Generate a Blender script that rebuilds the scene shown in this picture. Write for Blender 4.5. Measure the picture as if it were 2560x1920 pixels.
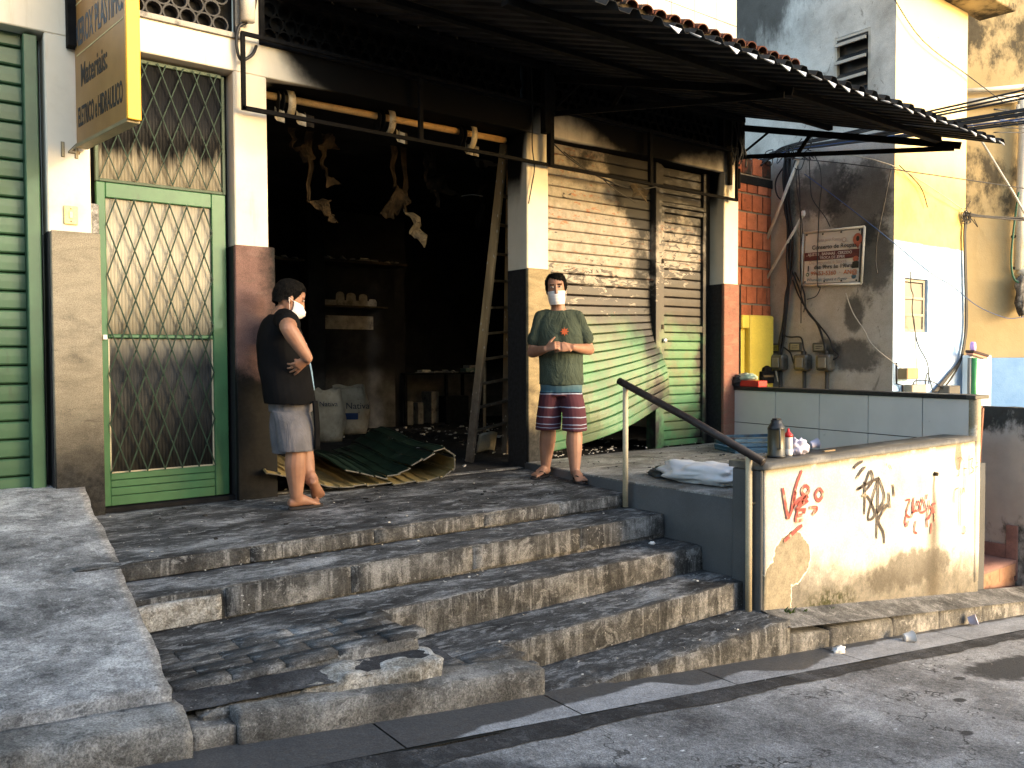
import bpy, bmesh, math, random
from mathutils import Vector, Matrix, noise as mnoise
random.seed(7)
R = math.radians
scene = bpy.context.scene
for o in list(bpy.data.objects): bpy.data.objects.remove(o, do_unlink=True)
COL = scene.collection

# ------------------------------------------------------------------ camera
cam_d = bpy.data.cameras.new('camera'); cam = bpy.data.objects.new('camera', cam_d); COL.objects.link(cam)
cam_d.sensor_fit = 'HORIZONTAL'; cam_d.sensor_width = 36.0; cam_d.lens = 2066.37 / 2560 * 36.0
cam_d.clip_start = 0.05; cam_d.clip_end = 500
def cam_matrix(yaw, pitch, roll, loc):
    f = Vector((math.sin(yaw)*math.cos(pitch), math.cos(yaw)*math.cos(pitch), -math.sin(pitch)))
    r = Vector((math.cos(yaw), -math.sin(yaw), 0)); u = r.cross(f)
    r2 = r*math.cos(roll) + u*math.sin(roll); u2 = -r*math.sin(roll) + u*math.cos(roll)
    m = Matrix((r2, u2, -f)).transposed().to_4x4(); m.translation = loc
    return m
cam.matrix_world = cam_matrix(0.6476, 0.03147, -0.00407, Vector((0, -5.9567, 1.02)))
scene.camera = cam

# ------------------------------------------------------------------ sky, sun, exposure
SUN_AZ, SUN_EL = R(25), R(11.5)          # azimuth measured from -Y (street side) towards +X
sun_dir = Vector((math.sin(SUN_AZ)*math.cos(SUN_EL), -math.cos(SUN_AZ)*math.cos(SUN_EL), math.sin(SUN_EL)))
world = bpy.data.worlds.new('World'); scene.world = world; world.use_nodes = True
wn = world.node_tree; bg = wn.nodes['Background']
sky = wn.nodes.new('ShaderNodeTexSky'); sky.sky_type = 'NISHITA'; sky.sun_disc = False
sky.sun_elevation = SUN_EL; sky.sun_rotation = math.pi - SUN_AZ
sky.altitude = 50; sky.air_density = 1.0; sky.dust_density = 2.2; sky.ozone_density = 0.8
wn.links.new(sky.outputs[0], bg.inputs[0]); bg.inputs[1].default_value = 0.15
sun_d = bpy.data.lights.new('sun', 'SUN'); sun = bpy.data.objects.new('sun', sun_d); COL.objects.link(sun)
sun_d.energy = 0.2; sun_d.angle = R(1.6); sun_d.color = (1.0, 0.95, 0.89)
sun.rotation_euler = sun_dir.to_track_quat('Z', 'Y').to_euler()
scene.view_settings.view_transform = 'Standard'; scene.view_settings.look = 'None'
scene.view_settings.gamma = 1.0; scene.view_settings.use_curve_mapping = False
scene.view_settings.exposure = 2.52
scene.render.engine = 'CYCLES'; scene.cycles.max_bounces = 4; scene.cycles.diffuse_bounces = 3; scene.cycles.glossy_bounces = 2; scene.cycles.use_denoising = True

# ------------------------------------------------------------------ helpers: objects
def tag(o, label=None, cat=None, group=None, kind=None):
    if label: o['label'] = label
    if cat: o['category'] = cat
    if group: o['group'] = group
    if kind: o['kind'] = kind
    return o
def empty(name, loc=(0, 0, 0), parent=None, rz=0):
    o = bpy.data.objects.new(name, None); COL.objects.link(o); o.empty_display_size = 0.1
    o.location = loc; o.rotation_euler = (0, 0, rz)
    if parent: o.parent = parent
    return o
def link(name, me, mat=None, parent=None, loc=None):
    o = bpy.data.objects.new(name, me); COL.objects.link(o)
    if mat is not None and not me.materials: me.materials.append(mat)
    if parent is not None:
        o.parent = parent
    if loc is not None: o.location = loc
    return o
class MB:
    """collects geometry; build() links it as ONE mesh object (world coords; local if parent sits at origin)"""
    def __init__(s): s.v = []; s.f = []
    def add(s, vs, fs):
        n = len(s.v); s.v += [tuple(v) for v in vs]; s.f += [tuple(i+n for i in f) for f in fs]; return s
    def box(s, x0, x1, y0, y1, z0, z1):
        return s.add([(x0,y0,z0),(x1,y0,z0),(x1,y1,z0),(x0,y1,z0),(x0,y0,z1),(x1,y0,z1),(x1,y1,z1),(x0,y1,z1)],
                     [(0,3,2,1),(4,5,6,7),(0,1,5,4),(1,2,6,5),(2,3,7,6),(3,0,4,7)])
    def obox(s, c, ax, ay, az):
        """oriented box: centre and three half-axis vectors"""
        c, ax, ay, az = map(Vector, (c, ax, ay, az)); vs = []
        for k in (-1, 1):
            for i, j in ((-1,-1),(1,-1),(1,1),(-1,1)): vs.append(c + ax*i + ay*j + az*k)
        return s.add(vs, [(0,3,2,1),(4,5,6,7),(0,1,5,4),(1,2,6,5),(2,3,7,6),(3,0,4,7)])
    def bar(s, a, b, w, h, up=(0,0,1)):
        a, b = Vector(a), Vector(b); d = (b-a); L = d.length; d = d/L; u = Vector(up)
        if abs(d.dot(u)) > .98: u = Vector((0,1,0))
        sx = d.cross(u).normalized(); u = sx.cross(d)
        return s.obox((a+b)/2, d*(L/2), sx*(w/2), u*(h/2))
    def tube(s, pts, r, n=8, cap=True):
        pts = [Vector(p) for p in pts]; rs = r if isinstance(r, (list, tuple)) else [r]*len(pts)
        t0 = (pts[1]-pts[0]).normalized(); ref = Vector((0,0,1)) if abs(t0.z) < .9 else Vector((1,0,0))
        nrm = t0.cross(ref).normalized(); vs = []; fs = []
        for i, p in enumerate(pts):
            t = (pts[min(i+1,len(pts)-1)] - pts[max(i-1,0)]).normalized()
            nrm = (nrm - t*nrm.dot(t)).normalized(); bn = t.cross(nrm)
            for k in range(n):
                a = 2*math.pi*k/n; vs.append(p + (nrm*math.cos(a)+bn*math.sin(a))*rs[i])
        for i in range(len(pts)-1):
            for k in range(n):
                a = i*n+k; b = i*n+(k+1)%n; fs.append((a, b, b+n, a+n))
        if cap: fs.append(tuple(range(n-1,-1,-1))); fs.append(tuple(range((len(pts)-1)*n, len(pts)*n)))
        return s.add(vs, fs)
    def prism(s, poly, d):
        """extrude polygon (list of 3d points) along vector d"""
        n = len(poly); d = Vector(d); vs = [Vector(p) for p in poly] + [Vector(p)+d for p in poly]
        fs = [tuple(range(n-1,-1,-1)), tuple(range(n, 2*n))] + [(i,(i+1)%n,(i+1)%n+n,i+n) for i in range(n)]
        return s.add(vs, fs)
    def lathe(s, prof, c=(0,0,0), n=16, sx=1, sy=1):
        vs = []; fs = []
        for r, z in prof:
            for k in range(n):
                a = 2*math.pi*k/n; vs.append((c[0]+r*math.cos(a)*sx, c[1]+r*math.sin(a)*sy, c[2]+z))
        for i in range(len(prof)-1):
            for k in range(n):
                a = i*n+k; b = i*n+(k+1)%n; fs.append((a,b,b+n,a+n))
        fs.append(tuple(range(n-1,-1,-1))); fs.append(tuple(range((len(prof)-1)*n, len(prof)*n)))
        return s.add(vs, fs)
    def grid(s, fn, nu, nv, closed_u=False):
        vs = [fn(i/nu, j/nv) for j in range(nv+1) for i in range(nu+1)]
        fs = [(j*(nu+1)+i, j*(nu+1)+i+1, (j+1)*(nu+1)+i+1, (j+1)*(nu+1)+i) for j in range(nv) for i in range(nu)]
        return s.add(vs, fs)
    def mesh(s, name, smooth=False, bevel=0, merge=False, seg=1, recalc=True):
        me = bpy.data.meshes.new(name); bm = bmesh.new()
        vs = [bm.verts.new(v) for v in s.v]
        for f in s.f:
            try: bm.faces.new([vs[i] for i in f])
            except ValueError: pass
        if merge: bmesh.ops.remove_doubles(bm, verts=bm.verts, dist=1e-5)
        if recalc: bmesh.ops.recalc_face_normals(bm, faces=bm.faces)
        if bevel:
            es = [e for e in bm.edges if len(e.link_faces) == 2 and e.calc_face_angle(0) > .5]
            bmesh.ops.bevel(bm, geom=es, offset=bevel, segments=seg, affect='EDGES', profile=.5, clamp_overlap=True)
        if smooth:
            for f in bm.faces: f.smooth = True
        bm.to_mesh(me); bm.free(); return me
    def build(s, name, mat, parent=None, smooth=False, bevel=0, merge=False, seg=1, recalc=True):
        return link(name, s.mesh(name, smooth, bevel, merge, seg, recalc), mat, parent)
def solidify(o, t, off=0):
    m = o.modifiers.new('thick', 'SOLIDIFY'); m.thickness = t; m.offset = off; return o
def nz(p, s=1.0): return mnoise.noise(Vector(p)*s)
def rough_block(name, x0, x1, y0, y1, z0, z1, mat, parent=None, cell=.06, amp=.006, bev=.012, seed=0, ztop=None, edge_amp=0.0):
    """subdivided block with chipped, uneven edges; ztop(x,y) optionally gives the top height"""
    bm = bmesh.new(); nx = max(1, int((x1-x0)/cell)); ny = max(1, int((y1-y0)/cell)); nzv = max(1, min(6, int((z1-z0)/cell)))
    def P(i, j, k):
        x = x0+(x1-x0)*i/nx; y = y0+(y1-y0)*j/ny; zt = ztop(x, y) if ztop else z1; z = z0+(zt-z0)*k/nzv
        return (x, y, z)
    cache = {}
    def V(i, j, k):
        if (i,j,k) not in cache: cache[(i,j,k)] = bm.verts.new(P(i,j,k))
        return cache[(i,j,k)]
    for i in range(nx):
        for j in range(ny):
            bm.faces.new((V(i,j,nzv),V(i+1,j,nzv),V(i+1,j+1,nzv),V(i,j+1,nzv)))
    for i in range(nx):
        for k in range(nzv):
            bm.faces.new((V(i,0,k),V(i+1,0,k),V(i+1,0,k+1),V(i,0,k+1))); bm.faces.new((V(i+1,ny,k),V(i,ny,k),V(i,ny,k+1),V(i+1,ny,k+1)))
    for j in range(ny):
        for k in range(nzv):
            bm.faces.new((V(0,j+1,k),V(0,j,k),V(0,j,k+1),V(0,j+1,k+1))); bm.faces.new((V(nx,j,k),V(nx,j+1,k),V(nx,j+1,k+1),V(nx,j,k+1)))
    es = [e for e in bm.edges if len(e.link_faces) == 2 and e.calc_face_angle(0) > .6]
    if bev: bmesh.ops.bevel(bm, geom=es, offset=bev, segments=2, affect='EDGES', profile=.6, clamp_overlap=True)
    bm.normal_update(); sv = Vector((seed*3.7, seed*1.3, seed*7.1))
    for v in bm.verts:
        d = nz(v.co*1.0+sv, 9)*amp + nz(v.co+sv, 28)*amp*.5
        if edge_amp:
            ed = max(0, 1-abs(v.co.y-y0)/.05)*max(0, 1-abs(v.co.z-(ztop(v.co.x,v.co.y) if ztop else z1))/.06)
            d -= ed*max(0, nz(v.co+sv, 7)+.1)*edge_amp
        v.co += v.normal*d
    for f in bm.faces: f.smooth = True
    me = bpy.data.meshes.new(name); bm.to_mesh(me); bm.free()
    return link(name, me, mat, parent)
def text_mesh(name, body, size, origin, xdir, ydir, mat, parent=None, extrude=.0006, sx=1.0, align='LEFT', shear=0, bold=0.0, ymul=1.0):
    cu = bpy.data.curves.new(name, 'FONT'); cu.body = body; cu.size = size; cu.extrude = extrude; cu.align_x = align
    cu.shear = shear; cu.offset = bold; cu.resolution_u = 3
    tmp = bpy.data.objects.new(name, cu); COL.objects.link(tmp)
    dg = bpy.context.evaluated_depsgraph_get(); me = bpy.data.meshes.new_from_object(tmp.evaluated_get(dg))
    bpy.data.objects.remove(tmp, do_unlink=True); bpy.data.curves.remove(cu)
    X = Vector(xdir).normalized(); Y = Vector(ydir).normalized(); Z = X.cross(Y); O = Vector(origin)
    for v in me.vertices: v.co = O + X*v.co.x*sx + Y*v.co.y*ymul + Z*v.co.z
    me.materials.clear(); me.name = name
    return link(name, me, mat, parent)
def ribbon(pts, w, nrm, closed=False, off=.002, thick=.0015):
    """flat stroke of width w lying on a plane with normal nrm"""
    mb = MB(); n = Vector(nrm); pts = [Vector(p)+n*off for p in pts]; L = []; Rr = []
    for i, p in enumerate(pts):
        t = (pts[min(i+1,len(pts)-1)]-pts[max(i-1,0)]).normalized(); s = n.cross(t).normalized()
        ww = (w[i] if isinstance(w, (list, tuple)) else w)
        L.append(p+s*ww/2); Rr.append(p-s*ww/2)
    m = len(pts); mb.add(L+Rr, [(i,i+1,m+i+1,m+i) for i in range(m-1)])
    return mb
def smooth_path(pts, k=6):
    pts = [Vector(p) for p in pts]; out = []
    for i in range(len(pts)-1):
        p0 = pts[max(i-1,0)]; p1 = pts[i]; p2 = pts[i+1]; p3 = pts[min(i+2,len(pts)-1)]
        for j in range(k):
            t = j/k; out.append(.5*((2*p1)+(p2-p0)*t+(2*p0-5*p1+4*p2-p3)*t*t+(3*p1-p0-3*p2+p3)*t**3))
    out.append(pts[-1]); return out

# ------------------------------------------------------------------ helpers: materials
def lin(c):
    if isinstance(c, str):
        c = c.lstrip('#'); c = [int(c[i:i+2], 16)/255 for i in (0, 2, 4)]
        return tuple(x/12.92 if x <= .04045 else ((x+.055)/1.055)**2.4 for x in c)
    return tuple(c[:3])
class Mat:
    def __init__(s, name, rough=.8, metal=0, spec=.3):
        s.m = bpy.data.materials.new(name); s.m.use_nodes = True; s.nt = s.m.node_tree; s.b = s.nt.nodes['Principled BSDF']
        s.b.inputs['Roughness'].default_value = rough; s.b.inputs['Metallic'].default_value = metal
        s.b.inputs['Specular IOR Level'].default_value = spec; s._pos = None; s._obj = None
    def N(s, t, **kw):
        n = s.nt.nodes.new(t)
        for k, v in kw.items(): setattr(n, k, v)
        return n
    def L(s, a, b):
        if hasattr(a, 'is_linked') or isinstance(a, bpy.types.NodeSocket): s.nt.links.new(a, b)
        elif isinstance(a, (tuple, list, str)):
            c = lin(a); b.default_value = (*c, 1) if len(b.default_value) == 4 else c
        else: b.default_value = a
    @property
    def pos(s):
        if s._pos is None: s._pos = s.N('ShaderNodeNewGeometry').outputs['Position']
        return s._pos
    @property
    def obj(s):
        if s._obj is None: s._obj = s.N('ShaderNodeTexCoord').outputs['Object']
        return s._obj
    def xyz(s, v=None):
        n = s.N('ShaderNodeSeparateXYZ'); s.L(v or s.pos, n.inputs[0]); return n.outputs
    def scale(s, v, sc, off=(0,0,0), rot=(0,0,0)):
        n = s.N('ShaderNodeMapping'); s.L(v, n.inputs[0]); n.inputs['Scale'].default_value = sc
        n.inputs['Location'].default_value = off; n.inputs['Rotation'].default_value = rot; return n.outputs[0]
    def noise(s, sc=5, det=4, ro=.55, vec=None, dist=0, out=0):
        n = s.N('ShaderNodeTexNoise'); s.L(vec or s.pos, n.inputs['Vector']); n.inputs['Scale'].default_value = sc
        n.inputs['Detail'].default_value = det; n.inputs['Roughness'].default_value = ro; n.inputs['Distortion'].default_value = dist
        return n.outputs[out]
    def vor(s, sc=5, vec=None, feat='F1', out='Distance', rnd=1):
        n = s.N('ShaderNodeTexVoronoi', feature=feat); s.L(vec or s.pos, n.inputs['Vector']); n.inputs['Scale'].default_value = sc
        n.inputs['Randomness'].default_value = rnd; return n.outputs[out]
    def math(s, op, a, b=0, c=None, clamp=False):
        n = s.N('ShaderNodeMath', operation=op, use_clamp=clamp); s.L(a, n.inputs[0]); s.L(b, n.inputs[1])
        if c is not None: s.L(c, n.inputs[2])
        return n.outputs[0]
    def sm(s, v, lo, hi, a=0., b=1.):
        n = s.N('ShaderNodeMapRange', interpolation_type='SMOOTHSTEP'); s.L(v, n.inputs[0])
        s.L(lo, n.inputs[1]); s.L(hi, n.inputs[2]); s.L(a, n.inputs[3]); s.L(b, n.inputs[4]); return n.outputs[0]
    def mix(s, f, a, b, mode='MIX'):
        n = s.N('ShaderNodeMix', data_type='RGBA', blend_type=mode); s.L(f, n.inputs[0]); s.L(a, n.inputs[6]); s.L(b, n.inputs[7]); return n.outputs[2]
    def ramp(s, v, stops, interp='LINEAR'):
        n = s.N('ShaderNodeValToRGB'); r = n.color_ramp; r.interpolation = interp; s.L(v, n.inputs[0])
        while len(r.elements) < len(stops): r.elements.new(.5)
        for e, (p, c) in zip(r.elements, stops):
            e.position = p; e.color = (*lin(c), 1) if not isinstance(c, (int, float)) else (c, c, c, 1)
        return n.outputs[0]
    def curve(s, v, pts, x0, x1, y0, y1):
        """piecewise-linear function of v through pts"""
        n = s.N('ShaderNodeMapRange'); s.L(v, n.inputs[0]); n.inputs[1].default_value = x0; n.inputs[2].default_value = x1
        c = s.N('ShaderNodeFloatCurve'); s.L(n.outputs[0], c.inputs['Value']); cv = c.mapping.curves[0]
        P = [((x-x0)/(x1-x0), (y-y0)/(y1-y0)) for x, y in pts]
        while len(cv.points) < len(P): cv.points.new(.5, .5)
        for q, p in zip(cv.points, P): q.location = p; q.handle_type = 'VECTOR'
        c.mapping.update()
        return s.math('MULTIPLY_ADD', c.outputs[0], y1-y0, y0)
    def grain(s, c, amt=.3, sc=170):
        g = s.sm(s.noise(sc, 4, .75), .3, .7, 1-amt, 1+amt*.9); return s.mix(1.0, c, g, 'MULTIPLY')
    def color(s, c): s.L(c, s.b.inputs['Base Color']); return s
    def rough(s, v): s.L(v, s.b.inputs['Roughness']); return s
    def bump(s, h, st=.3, d=.01):
        n = s.N('ShaderNodeBump'); n.inputs['Strength'].default_value = st; n.inputs['Distance'].default_value = d
        s.L(h, n.inputs['Height']); s.L(n.outputs[0], s.b.inputs['Normal']); return s
def simple(name, col, rough=.7, metal=0, spec=.3, var=.15, sc=6, bump=0, dirt=None, dirt_sc=3, dirt_lo=.5):
    m = Mat(name, rough, metal, spec); c = lin(col)
    dark = tuple(x*(1-var) for x in c); lite = tuple(min(1, x*(1+var)) for x in c)
    base = m.ramp(m.noise(sc, 5, .6), [(.3, dark), (.7, lite)])
    if dirt: base = m.mix(m.sm(m.noise(dirt_sc, 6, .65), dirt_lo, dirt_lo+.2), base, dirt)
    if var > .08: base = m.grain(base, .22)
    m.color(base)
    if bump: m.bump(m.noise(sc*12, 4, .6), bump, .004)
    return m.m
# ------------------------------------------------------------------ materials
SOOT = (.007, .007, .007)
def soot_mask(m, hpts, soft=.22, amp=.25, nscale=3.0, back=.35):
    x, y, z = m.xyz()
    h = m.curve(x, hpts, -2, 9, 0, 5)
    n = m.math('MULTIPLY', m.math('SUBTRACT', m.noise(nscale, 5, .6), .5), amp*2)
    inside = m.sm(y, .02, .12, 0, back)
    t = m.math('ADD', m.math('ADD', m.math('SUBTRACT', z, h), n), inside)
    return m.sm(t, -soft, soft)
# facade plaster: cream paint, grubby, soot licked up from the two burnt bays
m = Mat('cream_plaster', .75)
SH = [(-2, 4.6), (2.0, 4.6), (2.22, 3.7), (2.36, 3.32), (2.5, 3.1), (2.7, 2.98), (3.0, 2.86), (4.5, 2.84), (4.66, 2.92), (4.8, 3.16), (4.95, 3.24), (5.3, 3.2), (5.6, 3.08), (6.0, 2.9), (6.4, 2.88), (6.8, 3.05), (7.3, 3.12), (7.5, 3.15), (7.75, 3.3), (9, 3.4)]
sm_ = soot_mask(m, SH, .17, .12, 4.0, .42)
base = m.ramp(m.noise(2.2, 5, .6), [(.3, '#cfc7b4'), (.7, '#dbd4c4')])
x, y, z = m.xyz()
drip = m.noise(9, 5, .7, m.scale(m.pos, (1, 1, .12)))
base = m.mix(m.math('MULTIPLY', m.sm(drip, .55, .75), .35), base, '#a9997a')
base = m.mix(m.math('MULTIPLY', m.sm(m.noise(1.3, 6, .7), .56, .72), .3), base, '#8e8266')
m.color(m.mix(sm_, base, SOOT)).bump(m.noise(45, 4, .6), .18, .004); m.L(m.sm(sm_, 0, 1, .25, .02), m.b.inputs['Specular IOR Level']); CREAM = m.m
# reveal / interior char
m = Mat('charred_plaster', .95, spec=.04)
c = m.ramp(m.noise(2.5, 6, .65), [(.35, (.009, .009, .0092)), (.62, (.02, .0195, .019)), (.8, (.05, .046, .04))])
m.color(c).bump(m.noise(20, 6, .7), .5, .01); CHAR = m.m
m = Mat('sooty_lower_wall', .9, spec=.1)
x, y, z = m.xyz()
low = m.sm(m.math('ADD', z, m.math('MULTIPLY', m.math('SUBTRACT', m.noise(3, 5, .6), .5), .5)), .55, .95, 1, 0)
m.color(m.mix(low, m.ramp(m.noise(3, 6, .7), [(.4, (.007, .007, .0075)), (.7, (.02, .019, .017))]), m.ramp(m.noise(4, 6, .7), [(.35, (.05, .047, .042)), (.7, (.12, .11, .095))])))
m.bump(m.noise(25, 5, .7), .4, .008); CHARLOW = m.m
PALEWALL = simple('pale_patch_plaster', (.16, .14, .11), .9, var=.4, sc=9, dirt=(.02, .019, .018), dirt_sc=7, dirt_lo=.52)
BLACKM = simple('burnt_black_metal', (.009, .009, .0095), .8, 0, .06, var=.5, sc=14, bump=.3)
RAILBLK = simple('sooty_black_tube', (.007, .007, .0075), .8, 0, .06, var=.4, sc=20)
# stone-tile wainscot
def stone(name, cols, dark='#20201f', dscale=2.2, dlo=.55, zdark=None, vein='#5a5148', soot=None, dk=1.0):
    m = Mat(name, .7, spec=.15)
    v = m.scale(m.pos, (1, 1, 3.2))
    c = m.ramp(m.noise(3.5, 6, .65, v, .6), [(i/(len(cols)-1)*.5+.25, k) for i, k in enumerate(cols)])
    c = m.mix(m.math('MULTIPLY', m.sm(m.noise(6, 6, .7, m.scale(m.pos, (.8, .8, 5)), 1.2), .6, .68), .55), c, vein)
    c = m.mix(m.math('MULTIPLY', m.sm(m.noise(dscale, 6, .7), dlo, dlo+.2), .6), c, dark)
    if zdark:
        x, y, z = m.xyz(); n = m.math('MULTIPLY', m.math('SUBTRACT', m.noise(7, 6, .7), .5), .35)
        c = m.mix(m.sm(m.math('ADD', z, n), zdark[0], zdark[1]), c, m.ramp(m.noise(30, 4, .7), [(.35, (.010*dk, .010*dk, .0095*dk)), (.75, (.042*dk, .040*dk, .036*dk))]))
    if soot:
        x, y, z = m.xyz(); n = m.math('MULTIPLY', m.math('SUBTRACT', m.noise(8, 6, .7), .5), .22)
        c = m.mix(m.sm(m.math('ADD', x, n), soot[0], soot[1]), c, (.008, .0078, .0076))
    m.color(m.grain(c, .35)).bump(m.noise(40, 4, .6), .2, .003); return m.m
STONE1 = stone('beige_stone', ['#6f6859', '#8a816f', '#978f7c'], zdark=(.95, .18))  # shade low on this pier is put into the stone colour
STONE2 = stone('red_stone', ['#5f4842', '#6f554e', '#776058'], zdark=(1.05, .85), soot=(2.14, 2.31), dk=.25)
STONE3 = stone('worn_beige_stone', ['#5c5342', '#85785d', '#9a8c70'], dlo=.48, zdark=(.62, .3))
STONE4 = stone('striped_stone', ['#7d6a58', '#84594d', '#857260'])
BLKSTONE = simple('black_granite', (.02, .02, .021), .5, 0, .3, var=.5, sc=30, dirt=(.05, .046, .04), dirt_sc=14, dirt_lo=.62)
# ---- paint
def green_paint(name, col, soot_pts=None, peel=False):
    m = Mat(name, .45, spec=.45)
    c0 = lin(col)
    c = m.ramp(m.noise(5, 5, .6), [(.3, tuple(k*.8 for k in c0)), (.7, tuple(k*1.15 for k in c0))])
    c = m.mix(m.math('MULTIPLY', m.sm(m.noise(7, 6, .7, m.scale(m.pos, (1, 1, .3))), .58, .72), .55), c, (.03, .035, .028))
    if peel:
        x, y, z = m.xyz(); n = m.math('MULTIPLY', m.math('SUBTRACT', m.noise(2.4, 5, .6), .5), .8)
        zz = m.math('ADD', z, n)
        burn = m.sm(zz, 1.12, 1.55)                       # paint scorched brown, then burnt off to bare metal
        c = m.mix(m.math('MULTIPLY', m.sm(m.noise(3, 5, .65), .42, .6), .55), c, '#5d5640')
        c = m.mix(burn, c, m.ramp(m.noise(6, 5, .7), [(.3, '#1b1816'), (.7, '#362f29')]))
        thr = m.math('ADD', m.sm(z, 1.5, 2.15, .62, .33), m.sm(x, 6.5, 6.62, 0, .12))
        fl = m.noise(7, 7, .62, m.scale(m.pos, (1, 1, 2.6)), 1.0)
        bare = m.math('MULTIPLY', m.sm(m.math('SUBTRACT', fl, thr), -.005, .012), m.sm(z, 1.38, 1.5))
        bc = m.ramp(m.noise(11, 5, .7), [(.3, '#787269'), (.7, '#a8a196')])
        bc = m.mix(m.math('MULTIPLY', m.sm(m.noise(9, 6, .7, m.scale(m.pos, (1, 1, 3))), .58, .63), .8), bc, '#94603f')
        c = m.mix(bare, c, bc)
        side = m.curve(x, [(-2, 0), (5, 0), (5.8, .1), (6.40, .95), (6.6, .7), (7.0, .5), (7.4, 1), (9, 1)], -2, 9, 0, 1)
        sn = m.math('MULTIPLY', m.math('SUBTRACT', m.noise(4, 6, .65), .5), .9)
        c = m.mix(m.sm(m.math('ADD', m.math('ADD', m.math('MULTIPLY', m.sm(z, 2.2, 3.0), .55), m.math('MULTIPLY', side, .8)), sn), .5, .75), c, (.014, .013, .012))
        rr = m.mix(bare, (.5,.5,.5), (.75,.75,.75)); m.L(m.xyz(rr)[0], m.b.inputs['Roughness'])
    m.color(c).bump(m.noise(60, 3, .6), .1, .002); return m.m
GREEN = green_paint('green_door_paint', '#38643f')
GREENSH = green_paint('green_shutter_paint', '#3b5a40')
GREENBURN = green_paint('scorched_green_paint', '#43704a', peel=True)
m = Mat('dark_gap', .6); m.color((.012, .013, .012)); GAPDARK = m.m  # near-black: gutter joint, and groove shade painted behind the slats
# ---- concrete family
def concrete(name, dark, mid, lite, sc=2.2, drips=False, specks=True, lo=.38, hi=.66, aniso=(1, 1, 1), rough=.85, spec=.25, wet=False):
    m = Mat(name, rough, spec=spec)
    v = m.scale(m.pos, aniso)
    n1 = m.noise(sc, 7, .62, v, .4); n2 = m.noise(sc*7, 6, .7, v)
    t = m.math('ADD', m.math('MULTIPLY', n1, .68), m.math('MULTIPLY', n2, .32))
    c = m.ramp(t, [(lo, dark), ((lo+hi)/2, mid), (hi, lite)])
    if drips:
        d = m.noise(13, 6, .75, m.scale(m.pos, (1, 1, .07)), .3)
        c = m.mix(m.math('MULTIPLY', m.sm(d, .5, .64), .75), c, lite)
        d2 = m.noise(5, 6, .7, m.scale(m.pos, (1, 1, .35)))
        c = m.mix(m.math('MULTIPLY', m.sm(d2, .5, .64), .8), c, dark)
    pm = m.noise(sc*2.6, 9, .74, v, .8); c = m.mix(m.math('MULTIPLY', m.sm(pm, .545, .60), .55), c, lite); c = m.mix(m.math('MULTIPLY', m.sm(m.noise(sc*3.3, 9, .74, m.scale(m.pos, aniso, (3, 7, 1))), .56, .62), .6), c, dark)
    if specks:
        sp = m.vor(26, rnd=1); ck = m.noise(4, 3)
        f = m.math('MULTIPLY', m.sm(sp, .13, .06), m.sm(ck, .5, .62))
        c = m.mix(m.math('MULTIPLY', f, .8), c, '#b9b7b2')
    m.color(m.grain(c, .5, 120))
    if wet: m.rough(m.sm(n1, .42, .6, .45, .9))
    m.bump(m.math('ADD', m.noise(70, 6, .75), m.math('MULTIPLY', n2, 1.6)), .7, .008)
    return m.m
TREAD = concrete('sooty_step_tread', (.018, .018, .0182), (.07, .07, .0695), (.31, .31, .306), 3.6, aniso=(.65, 1.35, 1), lo=.40, hi=.64)
RISER = concrete('stained_step_riser', (.022, .021, .019), (.08, .076, .068), (.26, .25, .23), 3.0, drips=True)
SLAB = concrete('worn_concrete_slab', (.07, .07, .07), (.24, .24, .238), (.50, .50, .49), 3.0, aniso=(.9, 1.1, 1), lo=.38, hi=.66)
KERB = concrete('kerb_concrete', (.045, .043, .04), (.14, .135, .125), (.32, .31, .29), 3.0)
LUMP = concrete('broken_white_concrete', (.07, .066, .056), (.24, .225, .195), (.50, .49, .46), 5, lo=.38, hi=.62)
m = Mat('asphalt_road', .8, spec=.3)
n1 = m.noise(.9, 6, .6); n2 = m.noise(38, 5, .75); n3 = m.noise(4, 6, .65)
t = m.math('ADD', m.math('ADD', m.math('MULTIPLY', n1, .42), m.math('MULTIPLY', n2, .3)), m.math('MULTIPLY', n3, .28))
c = m.ramp(t, [(.40, (.06, .06, .062)), (.5, (.19, .19, .192)), (.60, (.36, .36, .362))])
f = m.math('MULTIPLY', m.sm(m.vor(17, m.scale(m.pos, (.45, 1.2, 1), rot=(0, 0, .5))), .16, .07), m.sm(m.noise(3, 3), .47, .6))
c = m.mix(m.math('MULTIPLY', f, .85), c, '#cfd0d0')
warp = m.N('ShaderNodeVectorMath', operation='ADD'); m.L(m.pos, warp.inputs[0]); nv = m.noise(3, 4, .6, out=1); m.L(nv, warp.inputs[1])
cr = m.math('MULTIPLY', m.sm(m.vor(.8, warp.outputs[0], 'DISTANCE_TO_EDGE'), .010, .003), m.sm(m.noise(1.1, 3), .42, .52))
c = m.mix(m.math('MULTIPLY', cr, .85), c, (.02, .02, .02))
c = m.mix(m.math('MULTIPLY', m.sm(m.noise(1.7, 6, .7, m.scale(m.pos, (.5, 1.6, 1), rot=(0, 0, .12))), .56, .62), .4), c, (.42, .42, .42))
c = m.mix(m.sm(m.vor(2.3, m.scale(m.pos, (.7, 1.5, 1))), .11, .07), c, (.035, .036, .038))
x, y, z = m.xyz()
bx = m.math('POWER', m.math('DIVIDE', m.math('SUBTRACT', x, 5.75), .55), 2); by = m.math('POWER', m.math('DIVIDE', m.math('ADD', y, 3.72), .17), 2)
c = m.mix(m.sm(m.math('ADD', m.math('ADD', bx, by), m.math('MULTIPLY', m.math('SUBTRACT', n3, .5), 2.5)), 1.3, .7), c, (.035, .036, .038))
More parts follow.
